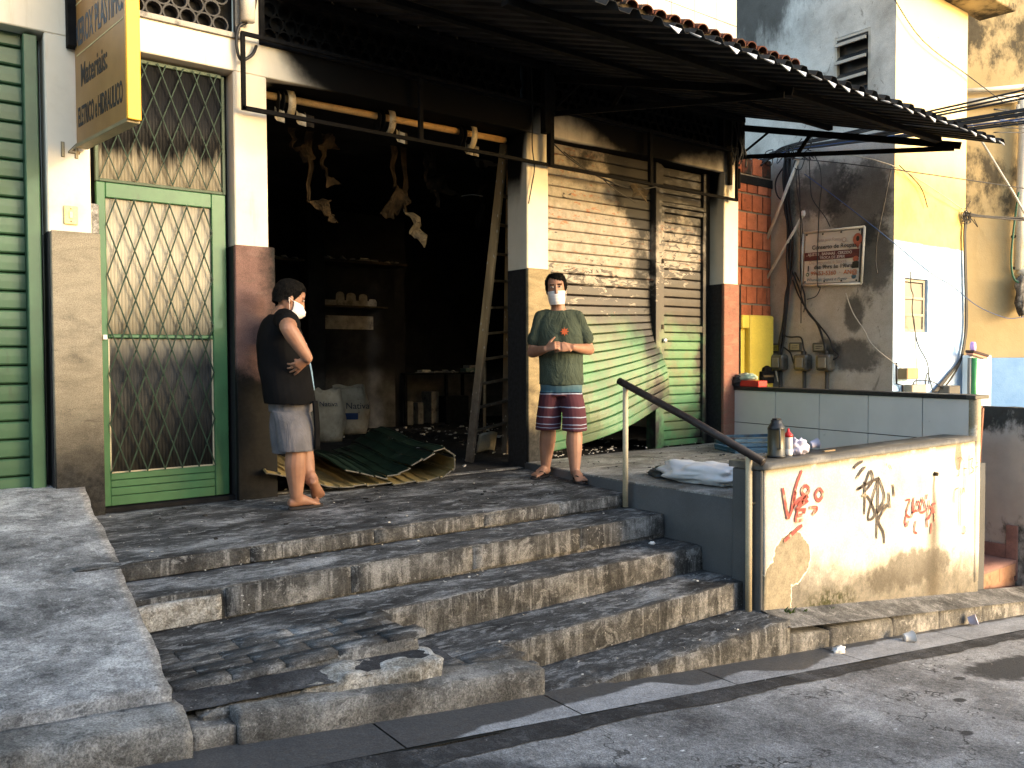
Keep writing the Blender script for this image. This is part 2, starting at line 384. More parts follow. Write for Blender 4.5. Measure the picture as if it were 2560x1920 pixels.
wetx = m.math('ADD', m.math('ADD', x, m.math('MULTIPLY', m.math('ADD', y, 3.5), 1.6)), m.math('MULTIPLY', m.math('SUBTRACT', n3, .5), .7))
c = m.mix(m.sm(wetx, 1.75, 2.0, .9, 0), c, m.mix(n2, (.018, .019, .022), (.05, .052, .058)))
m.color(m.grain(c, .6, 140)).bump(m.math('ADD', n2, m.math('MULTIPLY', m.noise(120, 3, .6), .6)), .8, .01); ROAD = m.m
m = Mat('gutter_concrete', .6, spec=.4)
x, y, z = m.xyz(); n3 = m.noise(3.5, 6, .65, m.scale(m.pos, (.5, 1.6, 1))); n2 = m.noise(30, 5, .7)
edge = m.curve(x, [(-2, 3.6), (1.5, 3.6), (1.7, 3.26), (1.95, 3.17), (2.35, 3.12), (3.1, 3.03), (3.3, 3.15), (3.8, 3.08), (4.2, 3.2), (4.8, 3.02), (6.5, 2.98), (9, 2.98)], -2, 9, 2, 4)
t = m.math('ADD', m.math('SUBTRACT', m.math('MULTIPLY', y, -1), edge), m.math('MULTIPLY', m.math('SUBTRACT', n3, .5), .12))
dry = m.sm(t, -.012, .012)
c = m.mix(dry, m.mix(n2, (.03, .03, .031), (.085, .085, .087)), m.ramp(m.math('ADD', m.math('MULTIPLY', n3, .6), m.math('MULTIPLY', n2, .4)), [(.35, (.15, .152, .158)), (.65, (.34, .345, .355))]))
m.color(m.grain(c, .45, 130)).rough(m.sm(dry, 0, 1, .55, .9)).bump(n2, .5, .006); GUTTER = m.m
ASPHSTRIP = concrete('dark_asphalt_strip', (.018, .018, .019), (.04, .04, .042), (.10, .10, .102), 4, rough=.75, spec=.2)
TERR = concrete('terrace_floor_tile', (.09, .085, .075), (.2, .195, .18), (.36, .355, .34), 2.4, aniso=(.7, 1.3, 1))
m = Mat('interior_floor_char', .85, spec=.2)
t = m.math('ADD', m.math('MULTIPLY', m.noise(3, 7, .65), .6), m.math('MULTIPLY', m.noise(22, 5, .75), .4))
m.color(m.ramp(t, [(.4, (.01, .01, .01)), (.56, (.03, .029, .028)), (.72, (.13, .125, .115))])).bump(m.noise(40, 5, .7), .6, .01); INFLOOR = m.m
# ---- right-hand buildings
m = Mat('grey_render', .9, spec=.15)
x, y, z = m.xyz()
c = m.ramp(m.math('ADD', m.math('MULTIPLY', m.noise(1.1, 7, .62), .7), m.math('MULTIPLY', m.noise(9, 5, .7), .3)), [(.33, '#998f80'), (.5, '#b3aa9b'), (.66, '#c6c0b4')])
up = m.sm(z, 2.9, 3.5); c = m.mix(up, c, m.ramp(m.noise(1.6, 7, .65), [(.35, '#9a9894'), (.55, '#c2c1bd'), (.7, '#d2d1cd')]))
def blob(m, cy, cz, ry, rz, n, k=1.1):
    x, y, z = m.xyz()
    a = m.math('POWER', m.math('DIVIDE', m.math('SUBTRACT', y, cy), ry), 2); b = m.math('POWER', m.math('DIVIDE', m.math('SUBTRACT', z, cz), rz), 2)
    f2 = m.math('MULTIPLY', m.math('SUBTRACT', m.noise(17, 7, .75), .5), 1.3)
    return m.sm(m.math('ADD', m.math('ADD', m.math('ADD', a, b), f2), m.math('MULTIPLY', m.math('SUBTRACT', n, .5), k*2.4)), 1.2, .45)
nn = m.noise(3.2, 7, .68)
st = m.ramp(m.noise(14, 5, .7), [(.3, (.012, .012, .012)), (.75, (.055, .053, .048))])
for (cy, cz, ry, rz, k) in ((-.82, 2.75, .42, .5, .9), (-.35, 2.95, .5, .35, 1.2), (-1.0, 2.15, .25, .5, 1.0), (-.78, 1.52, .13, .22, .6), (-.75, 1.02, .38, .2, .9), (-.45, 1.12, .2, .12, .9)):
    c = m.mix(m.math('MULTIPLY', blob(m, cy, cz, ry, rz, nn, k), .74), c, st)
top = m.sm(m.math('ADD', m.math('ADD', z, m.math('MULTIPLY', y, .55)), m.math('MULTIPLY', m.math('SUBTRACT', m.noise(2, 6, .7, m.scale(m.pos, (1, 1, .35))), .5), 2.4)), 5.0, 5.6)
c = m.mix(m.math('MULTIPLY', top, .85), c, (.03, .028, .025))
c = m.mix(m.math('MULTIPLY', m.sm(m.noise(5, 7, .7, m.scale(m.pos, (1, 1, .5)), 2), .60, .66), .5), c, '#5d5850')
c = m.mix(m.sm(m.vor(6), .035, .02), c, (.01, .01, .01))
m.color(m.grain(c, .2, 110)).bump(m.math('ADD', m.noise(4, 7, .7), m.math('MULTIPLY', m.noise(50, 4, .7), .3)), .35, .02); GREYREN = m.m
m = Mat('yellow_blue_paint', .8, spec=.2)
x, y, z = m.xyz(); n = m.noise(1.6, 6, .65)
yel = m.ramp(n, [(.3, '#d2ae5c'), (.6, '#dfc27c')]); blu = m.ramp(m.noise(2.4, 6, .65), [(.34, '#7da3d0'), (.5, '#a9c4e0'), (.66, '#dfe8f0')])
edge = m.math('ADD', z, m.math('MULTIPLY', m.math('SUBTRACT', m.noise(6, 4), .5), .05))
c = m.mix(m.sm(edge, 2.28, 2.30), blu, yel)
c = m.mix(m.math('MULTIPLY', m.sm(z, 2.9, 3.5), .6), c, '#efe4bf')  # sun glare on the upper front painted in as a pale fade
c = m.mix(m.math('MULTIPLY', m.sm(m.noise(4, 7, .7, m.scale(m.pos, (1, 1, .3))), .62, .72), .4), c, '#8c8168')
c = m.mix(m.sm(m.vor(3.3), .03, .02), c, (.12, .09, .06))
m.color(c).bump(m.noise(30, 5, .7), .3, .008); YELBLUE = m.m
def stained(name, cols, dark, dlo=.55, sc=1.5, amt=.85, zpts=None, spec=.15, damp=2.0, plants=False):
    m = Mat(name, .9, spec=spec)
    c = m.ramp(m.noise(sc, 7, .65), [(.32, cols[0]), (.68, cols[1])])
    d = m.noise(sc*1.3, 8, .7, m.scale(m.pos, (1, 1, .6)))
    if zpts:
        x, y, z = m.xyz()
        zc = m.N('ShaderNodeMapRange'); m.L(z, zc.inputs[0]); zc.inputs[1].default_value = -2; zc.inputs[2].default_value = 7
        fc = m.N('ShaderNodeFloatCurve'); m.L(zc.outputs[0], fc.inputs['Value']); cv = fc.mapping.curves[0]
        while len(cv.points) < len(zpts): cv.points.new(.5, .5)
        for q, (a, b) in zip(cv.points, zpts): q.location = ((a+2)/9, b); q.handle_type = 'VECTOR'
        fc.mapping.update()
        d = m.math('ADD', d, m.math('MULTIPLY', m.math('SUBTRACT', fc.outputs[0], .5), damp*.35))
    c = m.mix(m.math('MULTIPLY', m.sm(d, dlo, dlo+.14), amt), c, m.ramp(m.noise(16, 5, .7), [(.3, dark), (.8, tuple(k*2.6 for k in lin(dark)))]))
    m.color(c).bump(m.math('ADD', m.noise(5, 7, .7), m.math('MULTIPLY', m.noise(60, 4), .3)), .4, .015); return m.m
OCHRE = stained('ochre_stained_wall', ['#9a8a68', '#ad9c78'], (.02, .019, .016), .55, 1.3, .9, [(-2, .3), (1.3, .18), (2.6, .3), (3.0, .72), (3.6, .75), (4.2, .5), (5.2, .66), (7, .6)])
BLUEW = stained('faded_blue_wall', ['#5f86b8', '#7ba0cc'], (.08, .09, .1), .66, 1.6, .5)
BLUELIT = stained('whitewashed_blue_wall', ['#b9cfe4', '#dfe9f2'], (.03, .03, .03), .64, 2.2, .8, [(-2, .4), (.6, .4), (1.05, .6), (1.3, .95), (7, .9)])
MOSSY = stained('mossy_grey_wall', ['#a59d92', '#bdb6aa'], (.016, .017, .014), .58, 1.6, .95, [(-2, .75), (-.9, .72), (-.45, .55), (-.1, .3), (.15, .45), (.42, .85), (.6, .95), (7, .9)])
m = Mat('cream_street_wall', .85, spec=.2)
x, y, z = m.xyz(); n = m.noise(2.4, 7, .65); fine = m.noise(12, 6, .7)
c = m.ramp(n, [(.3, '#b7b0a0'), (.5, '#cbc5b8'), (.7, '#d8d4ca')])
slope = m.math('ADD', z, m.math('MULTIPLY', m.math('SUBTRACT', x, 4.42), .13))      # height above the sloping pavement
g = m.math('ADD', slope, m.math('MULTIPLY', m.math('SUBTRACT', m.noise(2.8, 7, .7), .5), .55))
c = m.mix(m.math('MULTIPLY', m.sm(g, -.18, -.5), .85), c, m.ramp(fine, [(.3, '#35322c'), (.75, '#736c5e')]))
c = m.mix(m.math('MULTIPLY', m.sm(z, .24, .3), m.sm(m.noise(7, 5, .7), .36, .5)), c, '#9a8f78')
def patch(m, cx, cz, rx, rz, k=.5, sc=6):
    x, y, z = m.xyz()
    a = m.math('POWER', m.math('DIVIDE', m.math('SUBTRACT', x, cx), rx), 2); b = m.math('POWER', m.math('DIVIDE', m.math('SUBTRACT', z, cz), rz), 2)
    return m.math('ADD', m.math('ADD', a, b), m.math('MULTIPLY', m.math('SUBTRACT', m.noise(sc, 6, .65), .5), k*2))
pl = m.math('MINIMUM', patch(m, 4.72, -.30, .2, .17, .8), patch(m, 4.55, -.55, .15, .25, .9))
peel = m.sm(pl, 1.0, .96); rim = m.math('MULTIPLY', m.sm(pl, 1.12, 1.04), m.sm(pl, .97, 1.0))
c = m.mix(peel, c, m.ramp(fine, [(.3, '#7d7462'), (.7, '#a2977f')])); c = m.mix(rim, c, '#f0e8d0')
c = m.mix(m.sm(patch(m, 7.02, .20, .06, .12, .5, 9), 1.0, .9), c, '#8e8270')
run = m.math('MULTIPLY', m.sm(m.math('ABSOLUTE', m.math('ADD', m.math('SUBTRACT', x, 6.62), m.math('MULTIPLY', m.math('SUBTRACT', m.noise(5, 3), .5), .06))), m.sm(z, .1, -.75, .03, .2), .0), m.sm(z, .12, .06))
c = m.mix(m.math('MULTIPLY', run, .8), c, '#4b4336')
c = m.mix(m.math('MULTIPLY', m.sm(patch(m, 6.3, -.62, .7, .16, 1.3, 6), 1.1, .4), .75), c, '#4f4a41')
moss = m.math('MULTIPLY', m.sm(patch(m, 5.15, -.70, .36, .14, .9, 8), 1.3, .2), m.sm(m.noise(28, 6, .75), .38, .6))
c = m.mix(moss, c, '#37381f')
c = m.grain(c, .18, 90)
m.color(c).bump(m.math('ADD', m.math('MULTIPLY', peel, -.8), m.math('ADD', n, m.math('MULTIPLY', fine, .5))), .5, .012); CREAMW = m.m
GREYPAINT = simple('dark_grey_paint', '#4d4e4e', .7, 0, .3, var=.15, sc=3, bump=.2, dirt=(.16, .155, .15), dirt_sc=4.5, dirt_lo=.66)
COPE = simple('grey_granite_coping', '#4a4843', .5, 0, .4, var=.3, sc=25, dirt='#7e7a72', dirt_sc=3, dirt_lo=.5)
WTILE = simple('grey_wall_tile', '#cfcdc9', .4, 0, .4, var=.06, sc=2.5, dirt='#66635d', dirt_sc=6, dirt_lo=.66)
GROUT = simple('dark_grout', (.02, .02, .02), .9)
BRICKM = [simple('clay_brick', c, .85, 0, .2, var=.2, sc=14, bump=.4, dirt=d, dirt_sc=9, dirt_lo=l) for c, d, l in (('#a05c3f', '#744534', .58), ('#95553a', '#54362a', .56), ('#a8664a', '#7d4d3a', .6))]
BRICKD = simple('mossy_clay_brick', '#5a3426', .9, 0, .2, var=.4, sc=10, bump=.5, dirt=(.03, .027, .02), dirt_sc=7, dirt_lo=.45)
MORTAR = simple('mortar', '#7d7468', .95, 0, .1, var=.3, sc=12, bump=.5, dirt='#3a352e', dirt_sc=6)
YELLOWP = simple('yellow_paint', '#c9b64c', .65, 0, .3, var=.1, sc=3, dirt='#8c7d34', dirt_sc=3.5, dirt_lo=.66)
CLAY = simple('clay_roof_tile', '#4d2c22', .85, 0, .2, var=.3, sc=12, bump=.3, dirt=(.03, .026, .022), dirt_sc=6, dirt_lo=.48)
WHITETILE = simple('white_wall_tile', '#b5b2ac', .35, 0, .4, var=.04, sc=3)
PVC = simple('white_pvc', '#cfc9bb', .5, 0, .35, var=.12, sc=6, dirt='#8f8672', dirt_sc=8, dirt_lo=.62)
PINK = simple('pink_slate_tile', '#8d6a60', .7, 0, .3, var=.3, sc=5, bump=.3, dirt='#5c4740', dirt_sc=5)
PINKR = simple('beige_riser_tile', '#a57d63', .7, 0, .3, var=.25, sc=5, bump=.3, dirt='#7d5a48', dirt_sc=6)
WOOD = simple('weathered_wood', '#8a765a', .8, 0, .2, var=.3, sc=9, bump=.4, dirt='#4d4336', dirt_sc=11, dirt_lo=.52)
WOODD = simple('burnt_wood', '#3b342a', .9, 0, .15, var=.5, sc=8, bump=.5, dirt=(.012, .012, .011), dirt_sc=6, dirt_lo=.5)
WHITEP = simple('white_plastic', '#d6d5d2', .4, 0, .4, var=.03)
CABLE = simple('black_cable', (.012, .012, .013), .5, 0, .4, var=.2)
CABLEB = simple('blue_cable', '#23406f', .5, 0, .4)
CABLEW = simple('pale_cable', '#a7a294', .5, 0, .4)
m = Mat('corrugated_black_steel', .85, .0, .05)
m.color(m.ramp(m.noise(3, 6, .65), [(.35, (.014, .014, .0145)), (.7, (.034, .034, .0345))])).bump(m.noise(30, 4, .6), .2, .004); SHEETB = m.m
m = Mat('galvanised_steel', .45, .6, .5)
m.color(m.ramp(m.noise(5, 5, .6), [(.3, (.45, .46, .48)), (.7, (.7, .71, .73))])); GALV = m.m
# ------------------------------------------------------------------ the setting
def zs(x): return -.285 - .1216*x                      # street surface along the kerb
def struct(o, label, cat): return tag(o, label, cat, kind='structure')
mb = MB(); mb.grid(lambda u, v: (-90+190*u, -90+190*v, min(zs(-90+190*u), 3)-3.2), 4, 4)
struct(mb.build('ground', ROAD), 'bare ground under the whole block', 'ground')
mb = MB(); mb.grid(lambda u, v: (-14+36*u, -12+8.67*v, zs(-14+36*u) - .012*(1-v)*8.67*.3), 60, 16)
struct(mb.build('road', ROAD, smooth=True), 'grey worn asphalt road running downhill to the right', 'road')
mb = MB(); mb.grid(lambda u, v: (-14+36*u, -3.29+.10*(v-.5)*2*(.6+.5*nz((u*36*1.3, 2, 0), 1))+.03*nz((u*36*3, v, 5), 1)+.012*nz((u*36*11, v, 5), 1) - .10*max(0, 1-abs(-14+36*u-1.2)/1.4)*(1-v), zs(-14+36*u)+.004), 700, 3)
struct(mb.build('road_edge', ASPHSTRIP, smooth=True), 'dark wet asphalt seam between road and gutter', 'road edge')
gut = struct(empty('gutter'), 'wet concrete gutter along the kerb', 'gutter')
xs = [-9, -5, -1.2, .35, 1.55, 2.45, 3.55, 4.78, 6.2, 7.7, 9.4, 12, 16]
for a, b in zip(xs, xs[1:]):
    mb = MB(); mb.grid(lambda u, v: (a+.004+(b-a-.008)*u, -3.228+.30*v, zs(a+(b-a)*u)+.006), 12, 3); mb.build('gutter_slab', GUTTER, gut)
mb = MB(); mb.grid(lambda u, v: (-9+25*u, -3.24+.32*v, zs(-9+25*u)+.001), 8, 1); mb.build('gutter_joint', GAPDARK, gut)
# opposite side of the street (behind the photographer): unseen block added and shaped to shade the lower facade
opp = tag(empty('added_block', (0, -10, 0)), 'pale unseen block across the street, added to shade the lower facade', 'added_block')
mb = MB(); mb.prism([(-16, 0, -1), (7.35, 0, -2.2), (7.35, 0, 3.04), (-16, 0, 6.5)], (0, -5, 0)); mb.build('wall', simple('added_block_render', '#a59a88', .9), opp)
for wx in (-9, -5.5, -2, 1.5, 5): MB().box(wx-.5, wx+.5, 0.0, .03, zs(wx)+.9, zs(wx)+1.7).build('added_block_window', BLACKM, opp)
# ---- kerb
kerb = struct(empty('kerb'), 'worn concrete kerb stones along the gutter', 'kerb')
def kerb_piece(a, b, h0, h1, w=.2, y=-2.95, seed=0, cell=.05, edge=.02):
    rough_block('kerb_stone', a+.002, b-.002, y, y+w, zs((a+b)/2)-.3, 0, KERB, kerb, cell, .007, .014, seed,
                ztop=lambda x, yy: h0+(h1-h0)*(x-a)/(b-a), edge_amp=edge)
def zfront(x): return -.193-.056*(x-.75)
for i, (a, b) in enumerate(((-3.2, -1.6), (-1.6, -.45), (-.45, .83))):
    kerb_piece(a, b, zfront(a)-.035, zfront(b)-.045, .22, -2.995, i, .04, .05)
kerb_piece(.84, 1.0, -.30, -.33, .2, -2.94, 11, .03, .06)
kerb_piece(1.0, 2.46, -.285, -.455, .22, -2.955, 12, .035, .04)
for i, (a, b, h0, h1) in enumerate(((4.42, 4.86, -.70, -.76), (4.86, 5.66, -.755, -.835), (5.66, 6.33, -.835, -.915), (6.33, 7.05, -.915, -1.0), (7.05, 8.1, -1.0, -1.125), (8.1, 9.3, -1.125, -1.26), (9.3, 10.6, -1.26, -1.42))):
    kerb_piece(a, b, h0, h1, .2, -2.95, 20+i)
# ---- stairs
st = struct(empty('stairs'), 'soot-stained concrete stairs up to the shop landing', 'stairs')
def step(name, x0, x1, y0, y1, z0, z1, seed, parent=st, edge=.012, slope=0.0):
    o = rough_block(name, x0, x1, y0, y1, z0, z1, TREAD, parent, .035, .004, .010, seed, edge_amp=edge*2.2, ztop=(lambda x, y: z1 + slope*(x-x0)))
    o.data.materials.append(RISER); 
    for p in o.data.polygons:
        if p.normal.y < -.6: p.material_index = 1
    return o
step('landing', .70, 4.68, -1.53, .02, -.5, 0, 1)
step('step', .62, 4.42, -1.91, -1.53, -.6, -.088, 2, slope=-.004)
step('step', .62, 4.42, -2.26, -1.90, -.7, -.245, 3, slope=-.006)
step('step', 1.9, 4.42, -2.62, -2.25, -.8, -.432, 4)
step('step', 2.5, 4.42, -2.955, -2.61, -.95, -.602, 5, edge=.03)
# missing facing tile on the second riser: a pale raw patch, and the riser tiles to its right
rough_block('bare_riser', .74, 1.27, -1.935, -1.905, -.24, -.118, LUMP, st, .03, .008, .008, 31)
for a, b in ((1.30, 1.96), (1.965, 2.75), (2.755, 3.6), (3.605, 4.4)):
    rough_block('riser_tile', a, b, -1.925, -1.905, -.238, -.10, RISER, st, .08, .002, .004, int(a*10))
for a, b in ((.83, 1.55), (1.555, 2.3), (2.305, 3.1), (3.105, 3.75), (3.755, 4.4)):
    rough_block('riser_tile', a, b, -1.545, -1.525, -.084, -.012, RISER, st, .08, .002, .004, int(a*10)+3)
# tiled pavement block that carries on from the third tread
pv = struct(empty('pavement'), 'patched tiled pavement in front of the stairs', 'pavement')
rough_block('pavement_bed', .60, 1.93, -2.69, -2.255, -.6, -.258, KERB, pv, .05, .006, .015, 6, edge_amp=.04)
rows = [(-2.685, -2.59), (-2.585, -2.49), (-2.485, -2.39), (-2.385, -2.262)]
for r, (y0, y1) in enumerate(rows):
    x = .62 - (r % 2)*.11
    while x < 1.85 - r*.02:
        w = .22+random.random()*.04
        if x+w > .7: rough_block('paving_tile', max(x, .62), min(x+w-.007, 1.93+.06*random.random()), y0, y1, -.27, -.238+random.uniform(-.005, .003), TREAD, pv, .05, .002, .007, int(x*31)+r)
        x += w
# fourth-tread paving that reaches the kerb
rough_block('pavement_bed', 1.86, 2.47, -2.76, -2.60, -.8, -.435, TREAD, pv, .05, .005, .012, 8, edge_amp=.02)
for x0, x1, y0, y1 in ((1.88, 2.16, -2.75, -2.63), (2.165, 2.45, -2.75, -2.63)):
    rough_block('paving_tile', x0, x1, y0, y1, -.44, -.424, TREAD, pv, .05, .003, .008, int(x0*50))
# dark asphalt patch and the broken white concrete lump on the pavement edge
mb = MB()
def patch_pt(u, v):
    x = .66+1.35*u; y = -2.86+.19*v; z = -.246-.080*u+.006*v+.010*nz((x, y, 0), 6)-(.025*max(0, .4-v))
    return (x, y, z)
mb.grid(patch_pt, 30, 8); mb.build('asphalt_patch', ASPHSTRIP, pv, smooth=True)
def lump(name, cx, cy, cz, rx, ry, rz, seed, mat=LUMP, parent=pv, rot=0, n=22, amp=.25):
    mb = MB(); vs = []
    def f(u, v):
        a = 2*math.pi*u; b = math.pi*(v-.5)
        p = Vector((math.copysign(abs(math.cos(a))**.7, math.cos(a))*math.cos(b)**.6, math.copysign(abs(math.sin(a))**.7, math.sin(a))*math.cos(b)**.6, math.copysign(abs(math.sin(b))**.6, math.sin(b))))
        k = 1+amp*nz(p+Vector((seed, 0, 0)), 2.2)+.12*nz(p+Vector((seed, 3, 0)), 6)
        q = Vector((p.x*rx*k, p.y*ry*k, p.z*rz*(1+.3*nz(p+Vector((seed, 9, 0)), 4))))
        c, s = math.cos(rot), math.sin(rot); return (cx+q.x*c-q.y*s, cy+q.x*s+q.y*c, cz+q.z)
    mb.grid(f, n*2, n); return mb.build(name, mat, parent, smooth=True, merge=True)
bl = rough_block('broken_concrete', 1.30, 1.95, -2.87, -2.655, -.5, -.3, LUMP, pv, .022, .014, .012, 77, ztop=lambda x, y: -.285-.045*(x-1.2)+.02*nz((x, y, 0), 5), edge_amp=.06)
for v in bl.data.vertices:
    t = (v.co.x-1.18)/.74; v.co.y += max(0, .5-t)*.10 + .035*nz((v.co.x, 0, 2), 6)*(v.co.y < -2.8); v.co.x += .05*nz((v.co.y*3, 1, 0), 3)*(t > .85)
lump('broken_concrete', 1.20, -2.80, -.335, .17, .05, .035, 5.0, KERB, rot=.1)
lump('broken_concrete', .98, -2.83, -.315, .09, .04, .03, 6.5, KERB, rot=.2)
for q in ((2.47, -2.86, -.53, .035), (2.50, -2.80, -.5, .03), (2.49, -2.72, -.47, .025), (1.98, -2.62, -.42, .03), (1.95, -2.55, -.4, .022)):
    lump('concrete_chip', q[0], q[1], q[2], q[3]*1.3, q[3], q[3]*.8, q[0]*9, KERB, n=8)
# ---- left concrete ramp slab
mb = MB()
def zslab(x, y): return .205 + .142*min(0, y) - .06*(x-.75)*(-y/3)
bm_o = rough_block('ramp', -2.6, .80, -2.79, .16, -1, 0, SLAB, None, .05, .005, .009, 9, ztop=zslab, edge_amp=.02)
for v in bm_o.data.vertices:                               # right edge splays out towards the shop
    t = max(0, min(1, (v.co.y+2.79)/2.79)); k = (v.co.x+2.6)/3.4
    v.co.x += k*(.02+.19*t + .012*nz(v.co, 5)) + (k > .97)*.02*nz(v.co, 2.3)
tag(struct(bm_o, 'pale worn concrete ramp slab in front of the left roller shutter', 'ramp'))
# ---- terrace
tr = struct(empty('terrace'), 'raised grey tiled terrace to the right of the stairs', 'terrace')
def tedge(y): return 4.425 if y < -1.45 else 4.425+(y+1.45)/1.45*.235
def tz(y): return .066-.013*y
tb0 = rough_block('terrace_base', 4.425, 7.62, -2.72, .02, -1.6, .05, GREYPAINT, tr, .15, .003, .004, 10, ztop=lambda x, y: tz(y)-.012)
for v in tb0.data.vertices:
    k = max(0, 1-(v.co.x-4.425)/.4)
    v.co.x += k*(tedge(v.co.y)-4.425)
yy = -2.53
ys = [-2.53, -2.08, -1.63, -1.18, -.73, -.28, .02]; xs = [4.43, 4.88, 5.33, 5.78, 6.23, 6.68, 7.13, 7.6]
for i in range(len(xs)-1):
    for j in range(len(ys)-1):
        if ys[j+1] > -.2 and xs[i] < 4.8: pass
        xa, xb = (tedge(ys[j])+.004, tedge(ys[j+1])+.004) if i == 0 else (xs[i]+.003, xs[i]+.003); ya, yb_ = ys[j]+.003, ys[j+1]-.003; dz = random.uniform(-.001, .001)-.02
        MB().prism([(xa, ya, tz(ya)+dz), (xs[i+1]-.003, ya, tz(ya)+dz), (xs[i+1]-.003, yb_, tz(yb_)+dz), (xb, yb_, tz(yb_)+dz)], (0, 0, .02)).build('floor_tile', TERR, tr, bevel=.002)
# strip of footing between cream wall and kerb
mb = MB(); mb.grid(lambda u, v: (4.40+6.2*u, -2.76+.02-.03*v*8, -.585-.134*(6.2*u)-.06*v+.008*nz((u*30, v*3, 1), 2)), 60, 4)
struct(mb.build('pavement_strip', KERB, smooth=True), 'narrow cement strip between the graffitied wall and the kerb', 'pavement')
# ------------------------------------------------------------------ the burnt shop building
shop = tag(empty('shop_building'), 'fire-blackened cream shop building with green shutters and sheet awning', 'building')
OT = 3.08; WT = 1.838
PIERS = [(.833, 1.084), (2.0195, 2.264), (4.686, 4.94), (7.48, 7.7317)]
STM = [STONE1, STONE2, STONE3, STONE4]
MB().box(-3.4, 7.7317, 0, .30, OT, 3.31).build('wall', CREAM, shop, bevel=.006)          # lintel band
for i, (a, b) in enumerate(PIERS):
    p = MB().box(a, b, .0, .30, -.3, OT-.001).build('pier', CREAM, shop, bevel=.008)
    zt = WT
    wa, wb = ((.842, 1.126), (2.002, 2.295), (4.664, 4.93), (7.435, 7.7))[i]
    z0 = -.35
    MB().box(wa, wb, -.042, -.001, z0, zt).build('stone_facing', STM[i], p, bevel=.006)
    # side facings, black granite
    MB().box(wa-.0005, a-.001, -.001, .27, z0, zt-.004).build('side_facing', BLKSTONE, p)
    if i == 3: MB().box(b+.001, wb+.03, -.04, .3, z0, zt-.004).build('side_facing', BLKSTONE, p)
MB().box(1.05, 1.084+.05, .02, .1, 1.84, 2.04).build('wall_patch', LUMP, shop, bevel=.01)
# upper zone: uprights between the ventilated panels
for a, b in ((-3.4, -1.6), (.62, .96), (2.07, 2.215), (4.70, 4.96), (7.46, 7.7317)):
    MB().box(a, b, .002, .30, 3.31, 4.35).build('upright', CREAM, shop, bevel=.006)
MB().box(-3.4, 7.73, .005, .3, 3.74, 4.36).build('upper_wall', CREAM, shop)
# ventilated panels: rings of cast grille in metal frames
def ringmesh(r0, r1, d, n=14):
    mb = MB(); vs = []
    for yy in (0, d):
        for rr in (r1, r0):
            for k in range(n): a = 2*math.pi*k/n; vs.append((rr*math.cos(a), yy, rr*math.sin(a)))
    fs = []
    for k in range(n):
        j = (k+1) % n
        fs += [(k, j, n+j, n+k), (2*n+k, 3*n+k, 3*n+j, 2*n+j), (n+k, n+j, 3*n+j, 3*n+k)]
    mb.add(vs, fs); return mb.mesh('grille_ring')
GRM = Mat('grille_cement', .85); n_ = GRM.noise(7, 5, .6); GRM.color(GRM.ramp(n_, [(.3, (.03, .03, .03)), (.7, (.07, .07, .07))])); GRM = GRM.m
GRB = simple('burnt_grille_cement', (.006, .006, .006), .9, 0, .1, var=.5, sc=8, dirt=(.014, .0135, .013), dirt_sc=10, dirt_lo=.6)
FRM = simple('dull_aluminium_frame', '#77736c', .5, .4, .4, var=.2, sc=10, dirt=(.03, .03, .03), dirt_sc=8)
rm = ringmesh(.047, .058, .05); rm.materials.append(GRM); rmb = rm.copy(); rmb.materials.clear(); rmb.materials.append(GRB)
for (a, b, mesh, rows, fm) in ((.98, 2.05, rm, 5, FRM), (2.235, 4.69, rmb, 3, BLACKM), (4.97, 7.45, rmb, 3, BLACKM)):
    pn = empty('vent_panel', (0, 0, 0), shop)
    MB().box(a, b, .10, .12, 3.31, 3.75).build('backing', CHAR, pn)
    fr = MB()
    fr.box(a-.02, b+.02, -.022, .03, 3.305, 3.345); fr.box(a-.02, a+.015, -.02, .03, 3.346, 3.8); fr.box(b-.015, b+.02, -.02, .03, 3.346, 3.8)
    fr.build('frame', fm, pn, bevel=.003)
    px = .112
    for r in range(rows):
        x = a+.07+(r % 2)*px/2
        while x < b-.06:
            o = bpy.data.objects.new('grille_ring', mesh); COL.objects.link(o); o.parent = pn; o.location = (x, .03, 3.40+r*.097); x += px
# ---- upper storey white tiled wall and clay tile eave
up = empty('upper_storey', (0, 0, 0), shop)
MB().box(-3.4, 7.70, .03, .3, 4.36, 9).build('backing', GROUT, up)
for i in range(12):
    for j in range(12):
        x1 = 7.70-i*.36; z0 = 4.37+j*.36
        if x1 > 4.4: MB().box(x1-.354, x1, .012, .034, z0, z0+.354).build('wall_tile', WHITETILE, up, bevel=.002)
rf = empty('tile_roof', (0, 0, 0), shop)
MB().prism([(-3.4, .03, 4.42), (-3.4, -.52, 4.24), (-3.4, -.52, 4.19), (-3.4, .03, 4.33)], (11.3, 0, 0)).build('roof_deck', WOODD, rf)
def tilemesh():
    mb = MB()
    def f(u, v):
        a = math.pi*u; r = .082+.012*v; return (r*math.cos(a), -.62+.66*v-.0, r*math.sin(a)*.72)
    mb.grid(f, 8, 3); vs = list(mb.v); n = len(vs)
    def g(u, v):
        a = math.pi*u; r = .068+.012*v; return (r*math.cos(a), -.62+.66*v, r*math.sin(a)*.72)
    mb.grid(g, 8, 3)
    for i in range(8): mb.f.append((i, i+1, n+i+1, n+i))
    return mb.mesh('roof_tile', smooth=False)
tm = tilemesh(); tm.materials.append(CLAY)
x = 4.1
while x < 7.98:
    o = bpy.data.objects.new('roof_tile', tm); COL.objects.link(o); o.parent = rf; o.location = (x, 0, 4.38+random.uniform(-.008, .008)); o.rotation_euler = (math.atan(.33)*.95, 0, random.uniform(-.03, .03)); x += .192
